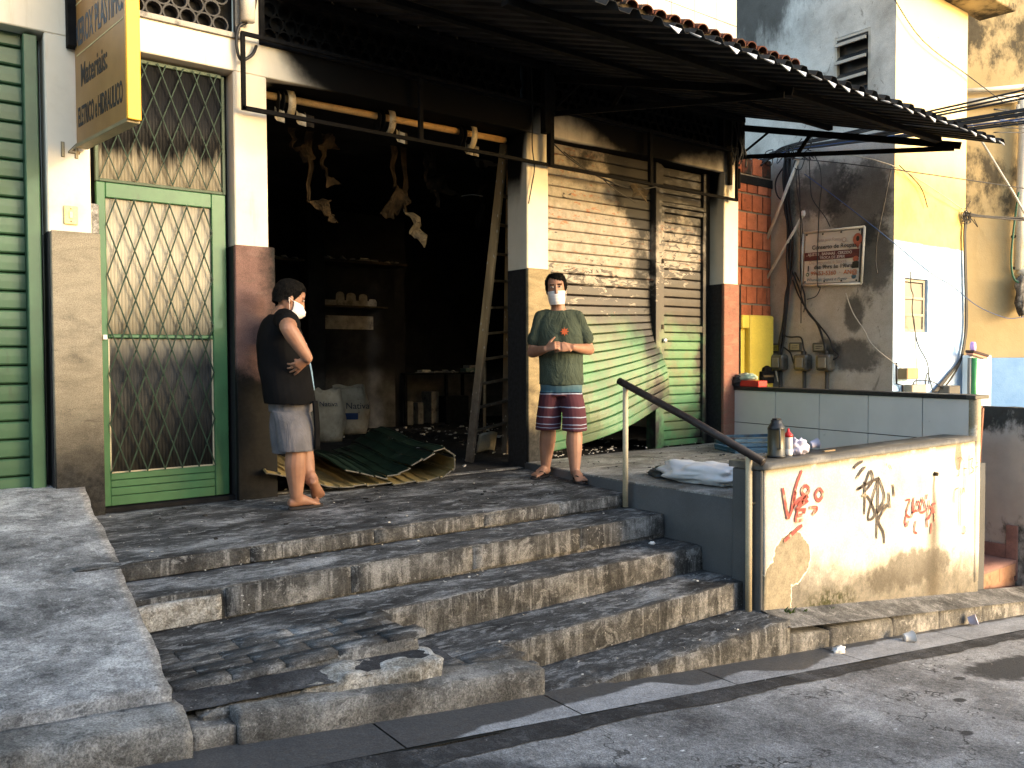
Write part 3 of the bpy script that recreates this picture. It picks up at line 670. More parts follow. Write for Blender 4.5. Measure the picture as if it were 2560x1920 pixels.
# ---- corrugated awning: skewed, sloping down to the street
aw = empty('awning', (0, 0, 0), shop)
YF = -2.4; SK = (8.56-7.74)/2.4; ZW = 3.735; ZF = 3.065
def aw_pt(x, t, dz=0): return (x + SK*2.4*t, .0+YF*t, ZW+(ZF-ZW)*t+dz)
prof = [(0, 0), (.055, 0), (.085, .042), (.135, .042), (.165, 0), (.19, 0)]
x = 2.26; W = .95
while x < 7.7:
    w = min(W, 7.78-x); mb = MB(); line = []
    k = 0
    while k*.19 < w-.02:
        for px, pz in prof[:-1]: line.append((x+k*.19+px, pz))
        k += 1
    line.append((x+k*.19, 0))
    mb.grid(lambda u, v: aw_pt(line[round(u*(len(line)-1))][0], v*1.02, line[round(u*(len(line)-1))][1]+.012*math.sin(v*3+x)*v + .006*nz((line[round(u*(len(line)-1))][0], v, 0), 2)), len(line)-1, 8)
    o = mb.build('metal_sheet', SHEETB, aw); o.data.materials.append(GALV); md = solidify(o, .003, 1); md.modifiers['thick'].material_offset = 0
    x += k*.19+.0
# folded-back bright galvanised lips on the valleys of the front edge
lipm = MB().add([(-.03, 0, .006), (.085, 0, .006), (.03, -.035, -.034), (-.03, .012, .008), (.085, .012, .008), (.03, -.023, -.034)], [(0, 1, 2), (3, 5, 4), (0, 3, 4, 1), (1, 4, 5, 2), (2, 5, 3, 0)]).mesh('sheet_lip')
lipm.materials.append(GALV); x = 2.3
while x < 7.75:
    if x > 3.0:
        o = bpy.data.objects.new('sheet_lip', lipm); COL.objects.link(o); o.parent = aw; o.location = aw_pt(x, 1.022); o.rotation_euler = (random.uniform(-.3, .3), random.uniform(-.1, .1), 0)
    x += .19
def awbar(name, p, q, w, h): return MB().bar(p, q, w, h).build(name, RAILBLK, aw)
awbar('purlin', aw_pt(2.3, .82, -.05), aw_pt(7.60, .82, -.05), .06, .05)
awbar('purlin', aw_pt(2.3, .42, -.045), aw_pt(7.60, .42, -.045), .05, .04)
awbar('purlin', aw_pt(2.3, .03, -.05), aw_pt(7.70, .03, -.05), .05, .05)
for bx in (4.93, 7.70):
    br = empty('bracket', (0, 0, 0), aw)
    p0 = Vector(aw_pt(bx, .03, -.13)); p1 = Vector(aw_pt(bx, .88, -.07)); l0 = Vector((bx+.03, -.05, 3.27))
    for nm, a, b, w in (('top_chord', p0, p1, .05), ('bottom_chord', l0, p1+Vector((-.07, .03, -.03)), .035), ('strut', l0.lerp(p1, .28), p0.lerp(p1, .34), .03), ('strut', l0+Vector((0, -.03, .05)), p0.lerp(p1, .14), .018)):
        MB().bar(a, b, w*.7, w*1.3).build(nm, RAILBLK, br)
    MB().box(bx-.03, bx+.03, -.085, -.005, 3.24, 3.74).build('wall_plate', RAILBLK, br)
# ---- old hanging tube frame in front of the bays
tf = empty('tube_frame', (0, 0, 0), shop)
Y = -.085
def tb(nm, p, q, w=.028): MB().bar(p, q, w, w).build(nm, RAILBLK, tf)
tb('bar', (2.05, Y, 2.803), (7.60, Y, 2.765)); tb('upright', (2.063, Y, 2.79), (2.063, Y, 3.33)); tb('upright', (3.518, Y, 2.80), (3.518, Y, 3.30), .034)
tb('upright', (6.212, Y, 2.775), (6.205, Y, 3.31), .04); tb('upright', (7.585, Y, 2.76), (7.585, Y, 3.34))
tb('bar', (2.05, Y-.003, 3.325), (7.60, Y-.003, 3.30), .026)
MB().box(4.795, 4.86, -.13, -.06, 3.06, 3.63).build('plate', RAILBLK, tf, bevel=.004)
MB().box(4.865, 4.915, -.12, -.06, 2.775, 3.6).build('plate', RAILBLK, tf, bevel=.004)
MB().box(7.50, 7.535, -.07, -.02, 2.93, 3.36).build('wood_batten', WOODD, tf, bevel=.003)
MB().box(7.625, 7.65, -.09, -.06, 2.9, 3.12).build('plate', RAILBLK, tf)
def wire(nm, pts, r, mat, parent, n=5, k=5): return MB().tube(smooth_path(pts, k), r, n).build(nm, mat, parent, smooth=True)
wire('cable', [(2.16, -.05, 3.9), (2.17, -.06, 3.62), (2.13, -.05, 3.45), (2.05, -.05, 3.38), (2.03, -.05, 3.25), (2.06, -.05, 3.15), (2.14, -.05, 3.2), (2.18, -.03, 3.28)], .012, CABLE, shop)
MB().lathe([(.05, 0), (.055, .3), (.05, .6)], (2.105, -.08, 3.42), 10).build('conduit_box', PVC, shop, smooth=True)
wire('cable', [(4.72, -.02, 3.7), (4.73, -.03, 3.3), (4.725, -.03, 2.95), (4.75, -.03, 2.75), (4.72, -.03, 2.6), (4.68, -.03, 2.42)], .006, CABLE, shop)
wire('cable', [(4.95, -.03, 3.02), (5.2, -.05, 2.87), (5.6, -.07, 2.74), (6.0, -.08, 2.7), (6.3, -.09, 2.76)], .007, CABLE, shop)
wire('cable', [(5.1, -.03, 2.95), (5.4, -.06, 2.8), (5.7, -.09, 2.72)], .006, CABLE, shop)
wire('cable', [(5.52, -.06, 2.78), (5.75, -.06, 2.66), (5.95, -.07, 2.59), (6.0, -.07, 2.57)], .006, CABLE, shop)
mb = MB(); mb.grid(lambda u, v: (5.92+.24*u, -.10-.03*math.sin(v*4+u*3), 2.60+.13*v+.03*math.sin(u*5)), 6, 5); solidify(mb.build('hanging_scrap', WOODD, shop), .004)
for k in range(7):
    x = 7.52+random.random()*.18
    wire('cable', [(x, -.05, 3.7), (x+random.uniform(-.06, .06), -.09, 3.5), (x+random.uniform(-.1, .1), -.1, 3.3), (x+random.uniform(-.1, .1), -.08, 3.15)], .008, CABLE, shop)
# house number and bell plate on the left pier
text_mesh('house_number', '14', .13, (.893, -.0005, 2.315), (1, 0, 0), (0, 0, 1), simple('number_outline', '#6b604a', .8), shop, .003, bold=.004)
text_mesh('house_number', '14', .13, (.893, -.003, 2.315), (1, 0, 0), (0, 0, 1), simple('number_plaster', '#a09274', .8), shop, .006)
for dx in (0, .068):
    pass
sw = MB().box(.922, 1.003, -.014, -.001, 1.885, 2.005).build('bell_plate', simple('yellowed_plastic', '#d9c184', .4), shop, bevel=.005)
MB().box(.953, .972, -.022, -.014, 1.925, 1.965).build('switch', simple('switch_ivory', '#e6d7a6', .35), sw, bevel=.002)
for z in (1.905, 1.985): MB().lathe([(.004, 0), (.004, .003)], (0, 0, 0), 8).build('screw', BLACKM, sw).location = (0, 0, 0)
for o in [c for c in sw.children if c.name.startswith('screw')]:
    o.rotation_euler = (R(90), 0, 0); o.location = (.9625, -.0145, 1.905 if o.name == 'screw' else 1.985)
# ---- roller shutters: every slat its own piece
def slat_strip(x0, x1, z0, z1, y, fn=None, nx=1, belly=.012):
    mb = MB(); pr = [(0, 2.2), (.015, .6), (.05, -.5), (.12, -1.0), (.5, -1.1), (.87, -1.0), (.93, -.5), (.955, .6), (.97, 2.2)]
    def f(u, v):
        t, d = pr[round(v*8)]; p = Vector((x0+(x1-x0)*u, y+d*belly, z0+(z1-z0)*t)); return fn(p) if fn else p
    mb.grid(f, nx, 8); return mb
# left shutter
s0 = empty('roller_shutter', (0, 0, 0), shop)
tag(s0, 'closed green roller shutter of the left bay')
z = .16; k = 0
while z < 3.05:
    h = .118; o = slat_strip(-1.7, .72, z, z+h, .15, belly=.016).build('slat', GREENSH, s0, smooth=False); solidify(o, .002); z += h; k += 1
MB().box(.722, .800, .04, .19, .10, 3.06).build('guide_rail', GREENSH, s0, bevel=.006)
MB().box(-1.7, .83, .20, .22, -.1, 3.1).build('backing', GAPDARK, s0)
MB().box(.60, .655, .115, .135, .12, .20).build('lock_hasp', WOODD, s0, bevel=.003)
MB().box(-1.7, .80, .02, .3, .02, .155).build('threshold', KERB, shop, bevel=.01)
# middle-right shutter (burst out of its guide at the bottom right)
s3 = empty('roller_shutter', (0, 0, 0), shop)
tag(s3, 'scorched roller shutter bent upward and torn from its guide')
def bend(p):
    x, y, z = p; u = max(0, (x-4.94)/(6.5-4.94)); low = max(0, min(1, (1.75-z)/1.7)); low = low*low*(3-2*low)
    lift = .46*low*u**1.3; push = -.17*math.sin(math.pi*min(1, u*.9))*low - .10*low*u + .03*low*math.sin(u*9+z*4)
    stretch = .13*low*u
    return Vector((x+stretch, y+push+.006*nz((x*2, z*3, 0), 1), z+lift + .012*nz((x, z, 5), 2)*low))
z = .18; h = .104
while z < 3.0:
    o = slat_strip(4.945, 6.485, z, z+h, .19, bend, 16, .011).build('slat', GREENBURN, s3, smooth=False); solidify(o, .002); z += h
o = slat_strip(4.945, 6.485, .10, .178, .19, bend, 16, .004).build('bottom_rail', GREENBURN, s3); solidify(o, .012)
mb = MB(); mb.grid(lambda u, v: bend(Vector((4.945+1.54*u, .225, .10+2.95*v))), 16, 30); mb.build('backing', GAPDARK, s3)
MB().box(6.49, 6.545, .10, .24, .02, 3.07).build('guide_rail', GREENBURN, s3, bevel=.005)
MB().box(4.94, 4.955, .10, .24, .02, 3.07).build('guide_rail', GREENBURN, s3)
# wicket door with slatted panels and slatted transom
d3 = tag(empty('wicket_door', (0, 0, 0), shop), 'narrow green door with slatted panels at the right of the shop')
MB().box(6.548, 6.605, .12, .23, .02, 3.07).build('door_post', GREENBURN, d3, bevel=.005)
fr = MB(); fr.box(6.61, 6.665, .14, .21, .05, 2.63); fr.box(7.295, 7.345, .14, .21, .05, 2.63); fr.box(6.6655, 7.2945, .145, .205, 2.575, 2.625); fr.box(6.6655, 7.2945, .145, .205, 1.295, 1.367); fr.box(6.6655, 7.2945, .145, .205, .06, .12)
fr.build('door_frame', GREENBURN, d3, bevel=.004)
fr = MB(); fr.box(6.607, 6.65, .14, .21, 2.68, 3.06); fr.box(7.30, 7.345, .14, .21, 2.68, 3.06); fr.box(6.607, 7.345, .138, .208, 2.638, 2.679); fr.build('transom_frame', GREENBURN, d3, bevel=.004)
MB().box(6.64, 7.30, .212, .222, .06, 3.06).build('backing', GAPDARK, d3)
for a, b in ((.125, 1.293), (1.372, 2.572), (2.685, 3.06)):
    n = max(1, round((b-a)/.1)); hh = (b-a)/n
    for i in range(n):
        o = slat_strip(6.667, 7.293, a+i*hh, a+(i+1)*hh, .185, belly=.012).build('slat', GREENBURN, d3); solidify(o, .002)
MB().box(7.35, 7.48, .2, .28, .02, 3.08).build('jamb', CHAR, shop)
MB().lathe([(.001, 0), (.026, .006), (.03, .02), (.018, .035), (.014, .05)], (0, 0, 0), 12).build('door_knob', GALV, d3, smooth=True).matrix_world = Matrix.Translation((6.64, .09, 1.2)) @ Matrix.Rotation(R(-90), 4, 'X')
for zz in (2.02, 1.32): MB().box(6.60, 6.625, .11, .14, zz, zz+.05).build('hinge', WOODD, d3)
# ---- bay 1: green door, ribbed glass, diamond grille
d1 = tag(empty('entrance_door', (0, 0, 0), shop), 'green framed door with ribbed glass and diamond grille')
YD = .10
GREENDK = simple('dark_green_bar', '#223529', .6, 0, .2, var=.3, sc=9)
m = Mat('ribbed_glass', .45, spec=.05)
x, y, z = m.xyz(); n = m.noise(2, 5, .6)
soot = m.math('ADD', z, m.math('MULTIPLY', m.math('SUBTRACT', m.noise(3.0, 6, .6, m.scale(m.pos, (1, 1, .35))), .5), .55))
soot = m.math('ADD', soot, m.math('MULTIPLY', m.math('SUBTRACT', m.noise(60, 2, .5, m.scale(m.pos, (1, 1, .02))), .5), .22))
c = m.ramp(n, [(.35, '#9b9483'), (.65, '#b0a996')])
c = m.mix(m.sm(z, 1.32, .95), c, m.ramp(m.noise(4, 5, .6), [(.3, (.018, .02, .02)), (.7, (.05, .05, .048))]))  # shade over the lower pane painted into the glass colour
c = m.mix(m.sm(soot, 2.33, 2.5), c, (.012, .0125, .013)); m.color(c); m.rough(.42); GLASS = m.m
fr = MB(); fr.box(1.128, 1.185, YD-.02, YD+.03, .035, 2.20); fr.box(1.878, 1.978, YD-.02, YD+.03, .035, 2.20); fr.box(1.1855, 1.8775, YD-.018, YD+.03, 2.10, 2.20)
fr.box(1.1855, 1.8775, YD-.015, YD+.03, 1.165, 1.19)
fr.build('door_frame', GREEN, d1, bevel=.005)
for i, (a, b) in enumerate(((.035, .10), (.104, .155), (.159, .205), (.209, .252))):
    MB().box(1.186, 1.877, YD-.012-.002*(i % 2), YD+.03, a, b).build('bottom_board', GREEN, d1, bevel=.003)
fr = MB(); fr.box(1.128, 1.15, YD-.01, YD+.03, 2.205, 3.05); fr.box(1.963, 1.985, YD-.01, YD+.03, 2.205, 3.05); fr.box(1.1505, 1.9625, YD-.01, YD+.03, 2.205, 2.225); fr.box(1.1505, 1.9625, YD-.01, YD+.03, 3.035, 3.06)
fr.build('transom_frame', simple('old_grey_green', '#4d5a48', .6), d1, bevel=.003)
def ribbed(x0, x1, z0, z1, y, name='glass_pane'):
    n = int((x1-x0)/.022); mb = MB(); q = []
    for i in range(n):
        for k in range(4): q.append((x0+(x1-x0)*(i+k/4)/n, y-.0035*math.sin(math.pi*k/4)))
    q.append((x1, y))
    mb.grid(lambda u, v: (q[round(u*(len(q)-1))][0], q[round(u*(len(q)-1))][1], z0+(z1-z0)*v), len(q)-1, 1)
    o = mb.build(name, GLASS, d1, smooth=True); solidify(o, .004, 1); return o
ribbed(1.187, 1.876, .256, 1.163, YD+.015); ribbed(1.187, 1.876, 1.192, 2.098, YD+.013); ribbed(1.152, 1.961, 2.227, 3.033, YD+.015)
IVORY = simple('ivory_beading', '#b7ad93', .6)
bd = MB(); bd.box(1.1865, 1.1955, YD-.006, YD+.012, .258, 1.16); bd.box(1.868, 1.8765, YD-.006, YD+.012, .258, 1.16); bd.box(1.197, 1.866, YD-.006, YD+.012, .254, .262); bd.build('beading', IVORY, d1)
def diamonds(x0, x1, z0, z1, nx, nzz, y):
    cw = (x1-x0)/nx; ch = (z1-z0)/nzz; segs = []
    # zigzag flats: each bar runs up the panel in a straight diagonal, clipped to the frame
    for s in (1, -1):
        for i in range(-30, 40):
            xs0 = x0+i*cw; k = cw*1.0/ch*s
            # line x = xs0 + k*(z-z0)
            pts = []
            for zz in (z0, z1): 
                xx = xs0+k*(zz-z0)
                pts.append((xx, zz))
            (xa, za), (xb, zb) = pts
            def clip(xa, za, xb, zb):
                t0, t1 = 0, 1; dx = xb-xa
                for lo_hi, sg in ((x0, 1), (x1, -1)):
                    a = (lo_hi-xa)/dx
                    if dx*sg > 0: t0 = max(t0, a)
                    else: t1 = min(t1, a)
                return t0, t1
            t0, t1 = clip(xa, za, xb, zb)
            if t1-t0 > .02: segs.append(((xa+(xb-xa)*t0, y+(.005 if s > 0 else -.005), za+(zb-za)*t0), (xa+(xb-xa)*t1, y+(.005 if s > 0 else -.005), za+(zb-za)*t1)))
    return segs
for a in diamonds(1.186, 1.876, .256, 2.10, 6, 5.55, YD-.03): MB().bar(*a, .0055, .009).build('grille_bar', GREENDK, d1)
for a in diamonds(1.152, 1.961, 2.227, 3.05, 7, 2.75, YD-.02): MB().bar(*a, .004, .007).build('grille_bar', GREENDK, d1)
MB().box(1.15, 1.175, YD-.05, YD-.02, 1.155, 1.185).build('latch', WHITEP, d1)
MB().box(1.10, 2.02, .03, .30, -.05, .03).build('door_sill', CHAR, shop)
MB().box(1.084, 2.02, .16, .3, .0, 3.08).build('backing', CHAR, shop)
# ---- interior of the burnt shop
inn = empty('interior', (0, 0, 0), shop)
MB().box(2.0, 9.2, .02, 7.2, -.35, .006).build('floor', INFLOOR, inn)
MB().box(1.9, 9.2, .31, 7.2, 3.10, 3.2).build('ceiling', CHAR, inn)
MB().box(1.85, 2.0, .31, 7.2, -.3, 3.1).build('wall', CHAR, inn)
MB().box(2.0, 6.02, 4.88, 5.1, 0, 3.1).build('wall', CHARLOW, inn)
MB().box(6.02, 6.2, 4.88, 6.0, 0, 3.1).build('wall', CHAR, inn)
MB().box(6.0, 9.3, 5.75, 6.0, 0, 3.1).build('wall', CHARLOW, inn)
MB().box(9.2, 9.4, .31, 6.0, 0, 3.1).build('wall', CHAR, inn)
MB().box(4.42, 4.66, 4.3, 4.6, 0, 3.1).build('column', CHARLOW, inn, bevel=.01)
# wooden threshold of the open bay
MB().box(2.3, 4.66, .03, .12, -.02, .012).build('threshold', KERB, shop)
# ------------------------------------------------------------------ terrace walls
WA, WB = Vector((7.64, 0, 0)), Vector((7.34, -2.72, 0)); wd = (WB-WA).normalized(); wnv = Vector((-wd.y, wd.x, 0)); wnv = wnv if wnv.x < 0 else -wnv
def wp(t, z, off=0): p = WA + wd*t + wnv*off; return Vector((p.x, p.y, z))
LW = (WB-WA).length
tw = tag(empty('tiled_wall'), 'low wall faced with large grey tiles behind the terrace', 'wall')
def wall_box(t0, t1, z0, z1, o0, o1):
    mb = MB(); a = wp((t0+t1)/2, (z0+z1)/2, (o0+o1)/2); return mb.obox(a, wd*((t1-t0)/2), wnv*((o1-o0)/2), Vector((0, 0, (z1-z0)/2)))
wall_box(0, LW-.02, -1.3, .655, -.16, -.001).build('core', GROUT, tw)
ts = [0.02, .63, 1.19, 1.75, 2.30, LW-.01]
for a, b in zip(ts, ts[1:]):
    wall_box(a+.004, b-.004, .293, .65, .0, .012).build('tile', WTILE, tw, bevel=.0015)
    wall_box(a+.004, b-.004, .03, .285, .0, .012).build('tile', WTILE, tw, bevel=.0015)
wall_box(-.02, LW-.03, .652, .69, -.18, .03).build('coping', BLKSTONE, tw, bevel=.004)
wall_box(LW-.03, LW+.05, .655, .688, -.18, .03).build('coping_end', COPE, tw, bevel=.004)
# front street wall with graffiti
cw = tag(empty('street_wall'), 'cream rendered street wall covered in red and black graffiti', 'wall')
def cw_mesh():
    bm = bmesh.new(); nx, nzv = 90, 30; V = []
    def zb(x): return -.62-.125*(x-4.42)-.14
    for j in range(nzv+1):
        row = []
        for i in range(nx+1):
            x = 4.422+(7.40-4.422)*i/nx; z0 = zb(x); z = z0+(.305-z0)*j/nzv
            y = -2.762+.006*nz((x, z, 0), 2.5)+.003*nz((x, z, 4), 12)
            if i == nx: x += .03*nz((z, 3, 0), 3)
            row.append(bm.verts.new((x, y, z)))
        V.append(row)
    for j in range(nzv):
        for i in range(nx): bm.faces.new((V[j][i], V[j][i+1], V[j+1][i+1], V[j+1][i]))
    # thickness
    r = bmesh.ops.extrude_face_region(bm, geom=bm.faces[:]); vs = [e for e in r['geom'] if isinstance(e, bmesh.types.BMVert)]
    for v in vs: v.co.y = -2.54
    bmesh.ops.recalc_face_normals(bm, faces=bm.faces)
    for f in bm.faces: f.smooth = abs(f.normal.y) > .9
    me = bpy.data.meshes.new('wall'); bm.to_mesh(me); bm.free(); return me
link('render', cw_mesh(), CREAMW, cw)
MB().box(4.395, 4.421, -2.755, -2.53, -.72, .30).build('painted_end', GREYPAINT, cw, bevel=.006)
rough_block('coping', 4.385, 7.30, -2.785, -2.51, .306, .345, COPE, cw, .12, .002, .006, 41)
rough_block('end_pillar', 7.325, 7.405, -2.768, -2.705, -.9, .655, CREAMW, cw, .05, .006, .012, 42)
MB().tube([(6.62, -2.79, .085), (6.62, -2.7, .09)], .016, 10).build('drain_pipe', WOODD, cw)
GN = (0, -1, 0)
RED = simple('red_spray_paint', '#a0433d', .6, var=.15, sc=20, dirt='#c4ae92', dirt_sc=16, dirt_lo=.50)
BLKS = simple('black_spray_paint', '#3a3230', .6, var=.2, sc=20, dirt='#a89a82', dirt_sc=16, dirt_lo=.52)
PENC = simple('grey_marker', '#6e6554', .7)
# photograph strokes: wall coords from pixel positions of the crop (x 25..1510 -> X, y 450..1350 -> z)
def gp(px, py):
    X = 4.43+(px-28)/(1508-28)*(7.38-4.43); k = (px-28)/1480.
    X = 4.43+2.95*(.84*k+.16*k*k)                                                     # perspective foreshortening
    ztop = .31; ytop = 470-(470-312)*k; ybot = 1490-(1490-1372)*k; zbot = -.62-.13*(X-4.42)
    return (X, -2.768, ztop+(py-ytop)/(ybot-ytop)*(zbot-ztop))
def stroke(name, pts, w, mat, k=5): 
    p = smooth_path([gp(*q) for q in pts], k); ww = [w*(.55+.45*math.sin(math.pi*min(1, (i+1)/(len(p)+1)))**.5) for i in range(len(p))]
    return ribbon(p, ww, GN).build(name, mat, cw)
for pts in ([(130, 605), (145, 700), (165, 825)], [(165, 825), (195, 740), (210, 640), (200, 660)], [(250, 490), (225, 560), (205, 640), (185, 760)], [(185, 760), (235, 690), (290, 670), (225, 720), (290, 700), (215, 760), (280, 760)],
            [(275, 590), (250, 630), (270, 665), (298, 625), (275, 590)], [(365, 615), (338, 660), (360, 705), (388, 660), (365, 615)], [(225, 775), (215, 835), (260, 832)], [(220, 805), (255, 800)], [(270, 765), (265, 790)],
            [(300, 750), (350, 755), (320, 800)], [(255, 870), (200, 920), (140, 980)]):
    stroke('graffiti_stroke', pts, .027, RED)
for pts in ([(650, 440), (610, 465), (590, 490)], [(670, 480), (640, 510), (610, 560)], [(615, 640), (665, 600), (705, 510), (720, 580), (660, 660)], [(620, 630), (740, 570), (765, 570)], [(665, 580), (668, 700), (665, 810)],
            [(650, 680), (690, 690), (740, 810), (690, 830), (760, 560)], [(760, 550), (758, 700), (750, 980)], [(765, 560), (805, 700), (750, 800), (820, 740)], [(830, 745), (765, 850), (800, 940), (805, 1015)], [(835, 660), (842, 770)], [(862, 605), (872, 690)]):
    stroke('graffiti_stroke', pts, .021, BLKS)
for pts in ([(955, 720), (985, 720), (960, 810), (1000, 830), (1012, 700)], [(1010, 710), (1005, 800), (1030, 790)], [(1045, 720), (1025, 790), (1060, 780), (1045, 725)], [(1075, 700), (1065, 800), (1100, 790), (1085, 720), (1065, 740)], [(1110, 680), (1105, 715)],
            [(1130, 720), (1115, 850), (1150, 800), (1130, 760)], [(1175, 745), (1150, 760), (1170, 830), (1165, 870)], [(960, 820), (950, 870), (965, 900), (975, 860)], [(1030, 860), (1020, 930), (1040, 950)], [(1110, 850), (1115, 910)], [(1145, 880), (1140, 955)]):
    stroke('graffiti_stroke', pts, .019, RED)
for pts in ([(1340, 440), (1365, 430), (1385, 460)], [(1362, 435), (1355, 540), (1340, 560)], [(1395, 470), (1392, 560)], [(1390, 510), (1415, 505)], [(1430, 410), (1432, 560)], [(1430, 450), (1460, 440), (1450, 490), (1470, 520), (1440, 545)], [(1485, 470), (1500, 470)], [(1480, 500), (1500, 495)],
            [(1400, 540), (1398, 670)], [(1315, 740), (1320, 660), (1350, 640)], [(1362, 640), (1365, 900)], [(1370, 690), (1390, 640), (1395, 680)], [(1400, 900), (1392, 960), (1410, 930), (1400, 905)], [(815, 460), (810, 480)], [(835, 470), (850, 500)]):
    stroke('graffiti_stroke', pts, .008, PENC)
# side flank of the terrace beside the stairs is the terrace base; handrail
hr = tag(empty('handrail'), 'rusty black pipe handrail on two pale posts beside the stairs', 'handrail')
POSTM = simple('peeling_cream_post', '#b3a68a', .6, 0, .35, var=.12, sc=9, dirt='#6b6250', dirt_sc=9, dirt_lo=.6)
MB().tube([(4.36, -1.585, -.09), (4.36, -1.585, .80)], .021, 12).build('post', POSTM, hr, smooth=True)
MB().tube([(4.36, -2.69, -.605), (4.358, -2.69, -.1), (4.355, -2.69, .42)], .021, 12).build('post', POSTM, hr, smooth=True)
MB().tube([(4.36, -1.52, .845), (4.36, -1.58, .823), (4.355, -2.2, .60), (4.352, -2.80, .365)], .027, 12).build('rail', simple('rusty_black_pipe', '#2b2523', .5, .2, .4, var=.4, sc=15, dirt='#5b4a40', dirt_sc=10, dirt_lo=.6), hr, smooth=True)
MB().tube([(4.355, -2.69, .1), (4.385, -2.70, .085), (4.40, -2.71, .09)], .008, 6).build('wall_tie', WOOD, hr)
# ------------------------------------------------------------------ passage steps and mossy wall
ps = tag(empty('stairway'), 'pinkish slate-tiled stairway beside the graffitied wall', 'stairway', kind='structure')
zz = [-1.08, -.925, -.72, -.53, -.33, -.13]
for i in range(5):
    y0 = -2.60+.32*i
    rough_block('tread', 7.42, 8.57, y0-.015, y0+.36, zz[i+1]-.03, zz[i+1], PINK, ps, .1, .003, .005, 50+i)
    MB().box(7.43, 8.56, y0, y0+.34, -1.6, zz[i+1]-.03).build('riser', PINKR, ps)
    for k in range(3): MB().box(7.45+k*.375, 7.45+k*.375+.37, y0-.012, y0, zz[i]+.005, zz[i+1]-.032).build('riser_tile', PINKR, ps, bevel=.002)
rough_block('lower_slab', 7.40, 9.6, -2.76, -2.6, -1.5, -1.09, PINK, ps, .1, .006, .01, 56, ztop=lambda x, y: -1.0-.125*(x-7.4)-.03)
for i in range(4):
    y0 = -2.62+.32*i; MB().box(8.545, 8.572, y0, y0+.10, zz[i+1]-.2, zz[i+2]+.12).build('skirting_tile', PINK, ps, bevel=.003); MB().box(8.546, 8.572, y0+.102, y0+.318, zz[i+1]-.1, zz[i+1]+.13).build('skirting_tile', PINK, ps, bevel=.003)
mw = rough_block('mossy_wall', 8.575, 8.80, -3.2, -1.26, -1.7, .522, MOSSY, None, .08, .008, .015, 57)
tag(mw, 'mildewed grey wall along the pink stairway at the right edge', 'wall')
bd = tag(empty('board'), 'white board with brown wooden edge leaning beside the stairway', 'board')
a, b = Vector((7.86, -2.46, -.74)), Vector((8.14, -2.44, .53)); dd = (b-a).normalized()
MB().obox((Vector((7.93, -2.45, -.30))+Vector((7.98, -2.44, .50)))/2 + Vector((-.02, .0, -.02)), (.13, .0, 0), (0, .012, 0), ((.06), 0, .52)).build('panel', WHITEP, bd)
MB().bar((7.99, -2.455, -.85), (8.165, -2.45, .535), .03, .03, (0, 1, 0)).build('wood_edge', simple('brown_edge', '#8a5f4a', .7), bd)
MB().bar((7.93, -2.457, .535), (8.15, -2.452, .545), .02, .016, (0, 1, 0)).build('wood_edge', simple('brown_edge_top', '#8a5f4a', .7), bd)
# ------------------------------------------------------------------ brick wall and yellow niche block
bw = tag(empty('brick_wall'), 'unplastered orange hollow-brick wall between the two buildings', 'wall')
MB().box(7.9, 8.795, .335, .46, 1.40, 3.30).build('mortar', MORTAR, bw)
r = 0; z = 1.45
while z < 3.25:
    x = 7.80+(.1 if r % 2 else 0)
    while x < 8.78:
        x1 = min(x+.198, 8.79)
        if x1-x > .05 and x1 > 7.95:
            top = z > 3.02
            h = .2 + (random.uniform(-.03, .03) if top else 0)
            o = MB().box(x+.006, x1-.006, .318+random.uniform(-.004, .004), .34, z, z+h).build('brick', (BRICKD if top and random.random() < .8 else random.choice(BRICKM)), bw, bevel=.004)
            o.rotation_euler = (0, 0, 0)
        x += .205
    z += .222; r += 1
yb = tag(empty('niche_block'), 'bright yellow painted block with a niche under the brick wall', 'block')
mb = MB(); mb.box(7.95, 8.10, .24, .33, .2, 1.5); mb.build('block', YELLOWP, yb, bevel=.02)
mb = MB(); mb.box(8.105, 8.24, .29, .33, .2, 1.36); mb.build('niche', YELLOWP, yb); MB().box(8.102, 8.24, .22, .33, 1.362, 1.52).build('block_head', YELLOWP, yb, bevel=.01)
MB().box(8.242, 8.72, .215, .33, .2, 1.525).build('block', YELLOWP, yb, bevel=.03, seg=2)
mbx = empty('letter_box', (0, 0, 0), yb)
MB().box(8.42, 8.66, .17, .214, .70, .845).build('box', BLACKM, mbx, bevel=.005)
MB().prism([(8.46, .17, .846), (8.62, .17, .846), (8.60, .17, .89), (8.54, .17, .915), (8.48, .17, .89)], (0, .04, 0)).build('crest', BLACKM, mbx)
MB().box(8.44, 8.64, .162, .171, .775, .80).build('slot', simple('worn_brass', '#6e5f48', .5, .4), mbx)
MB().bar((8.70, .19, .9), (8.73, .17, .72), .012, .012).build('wire_hook', PVC, mbx)
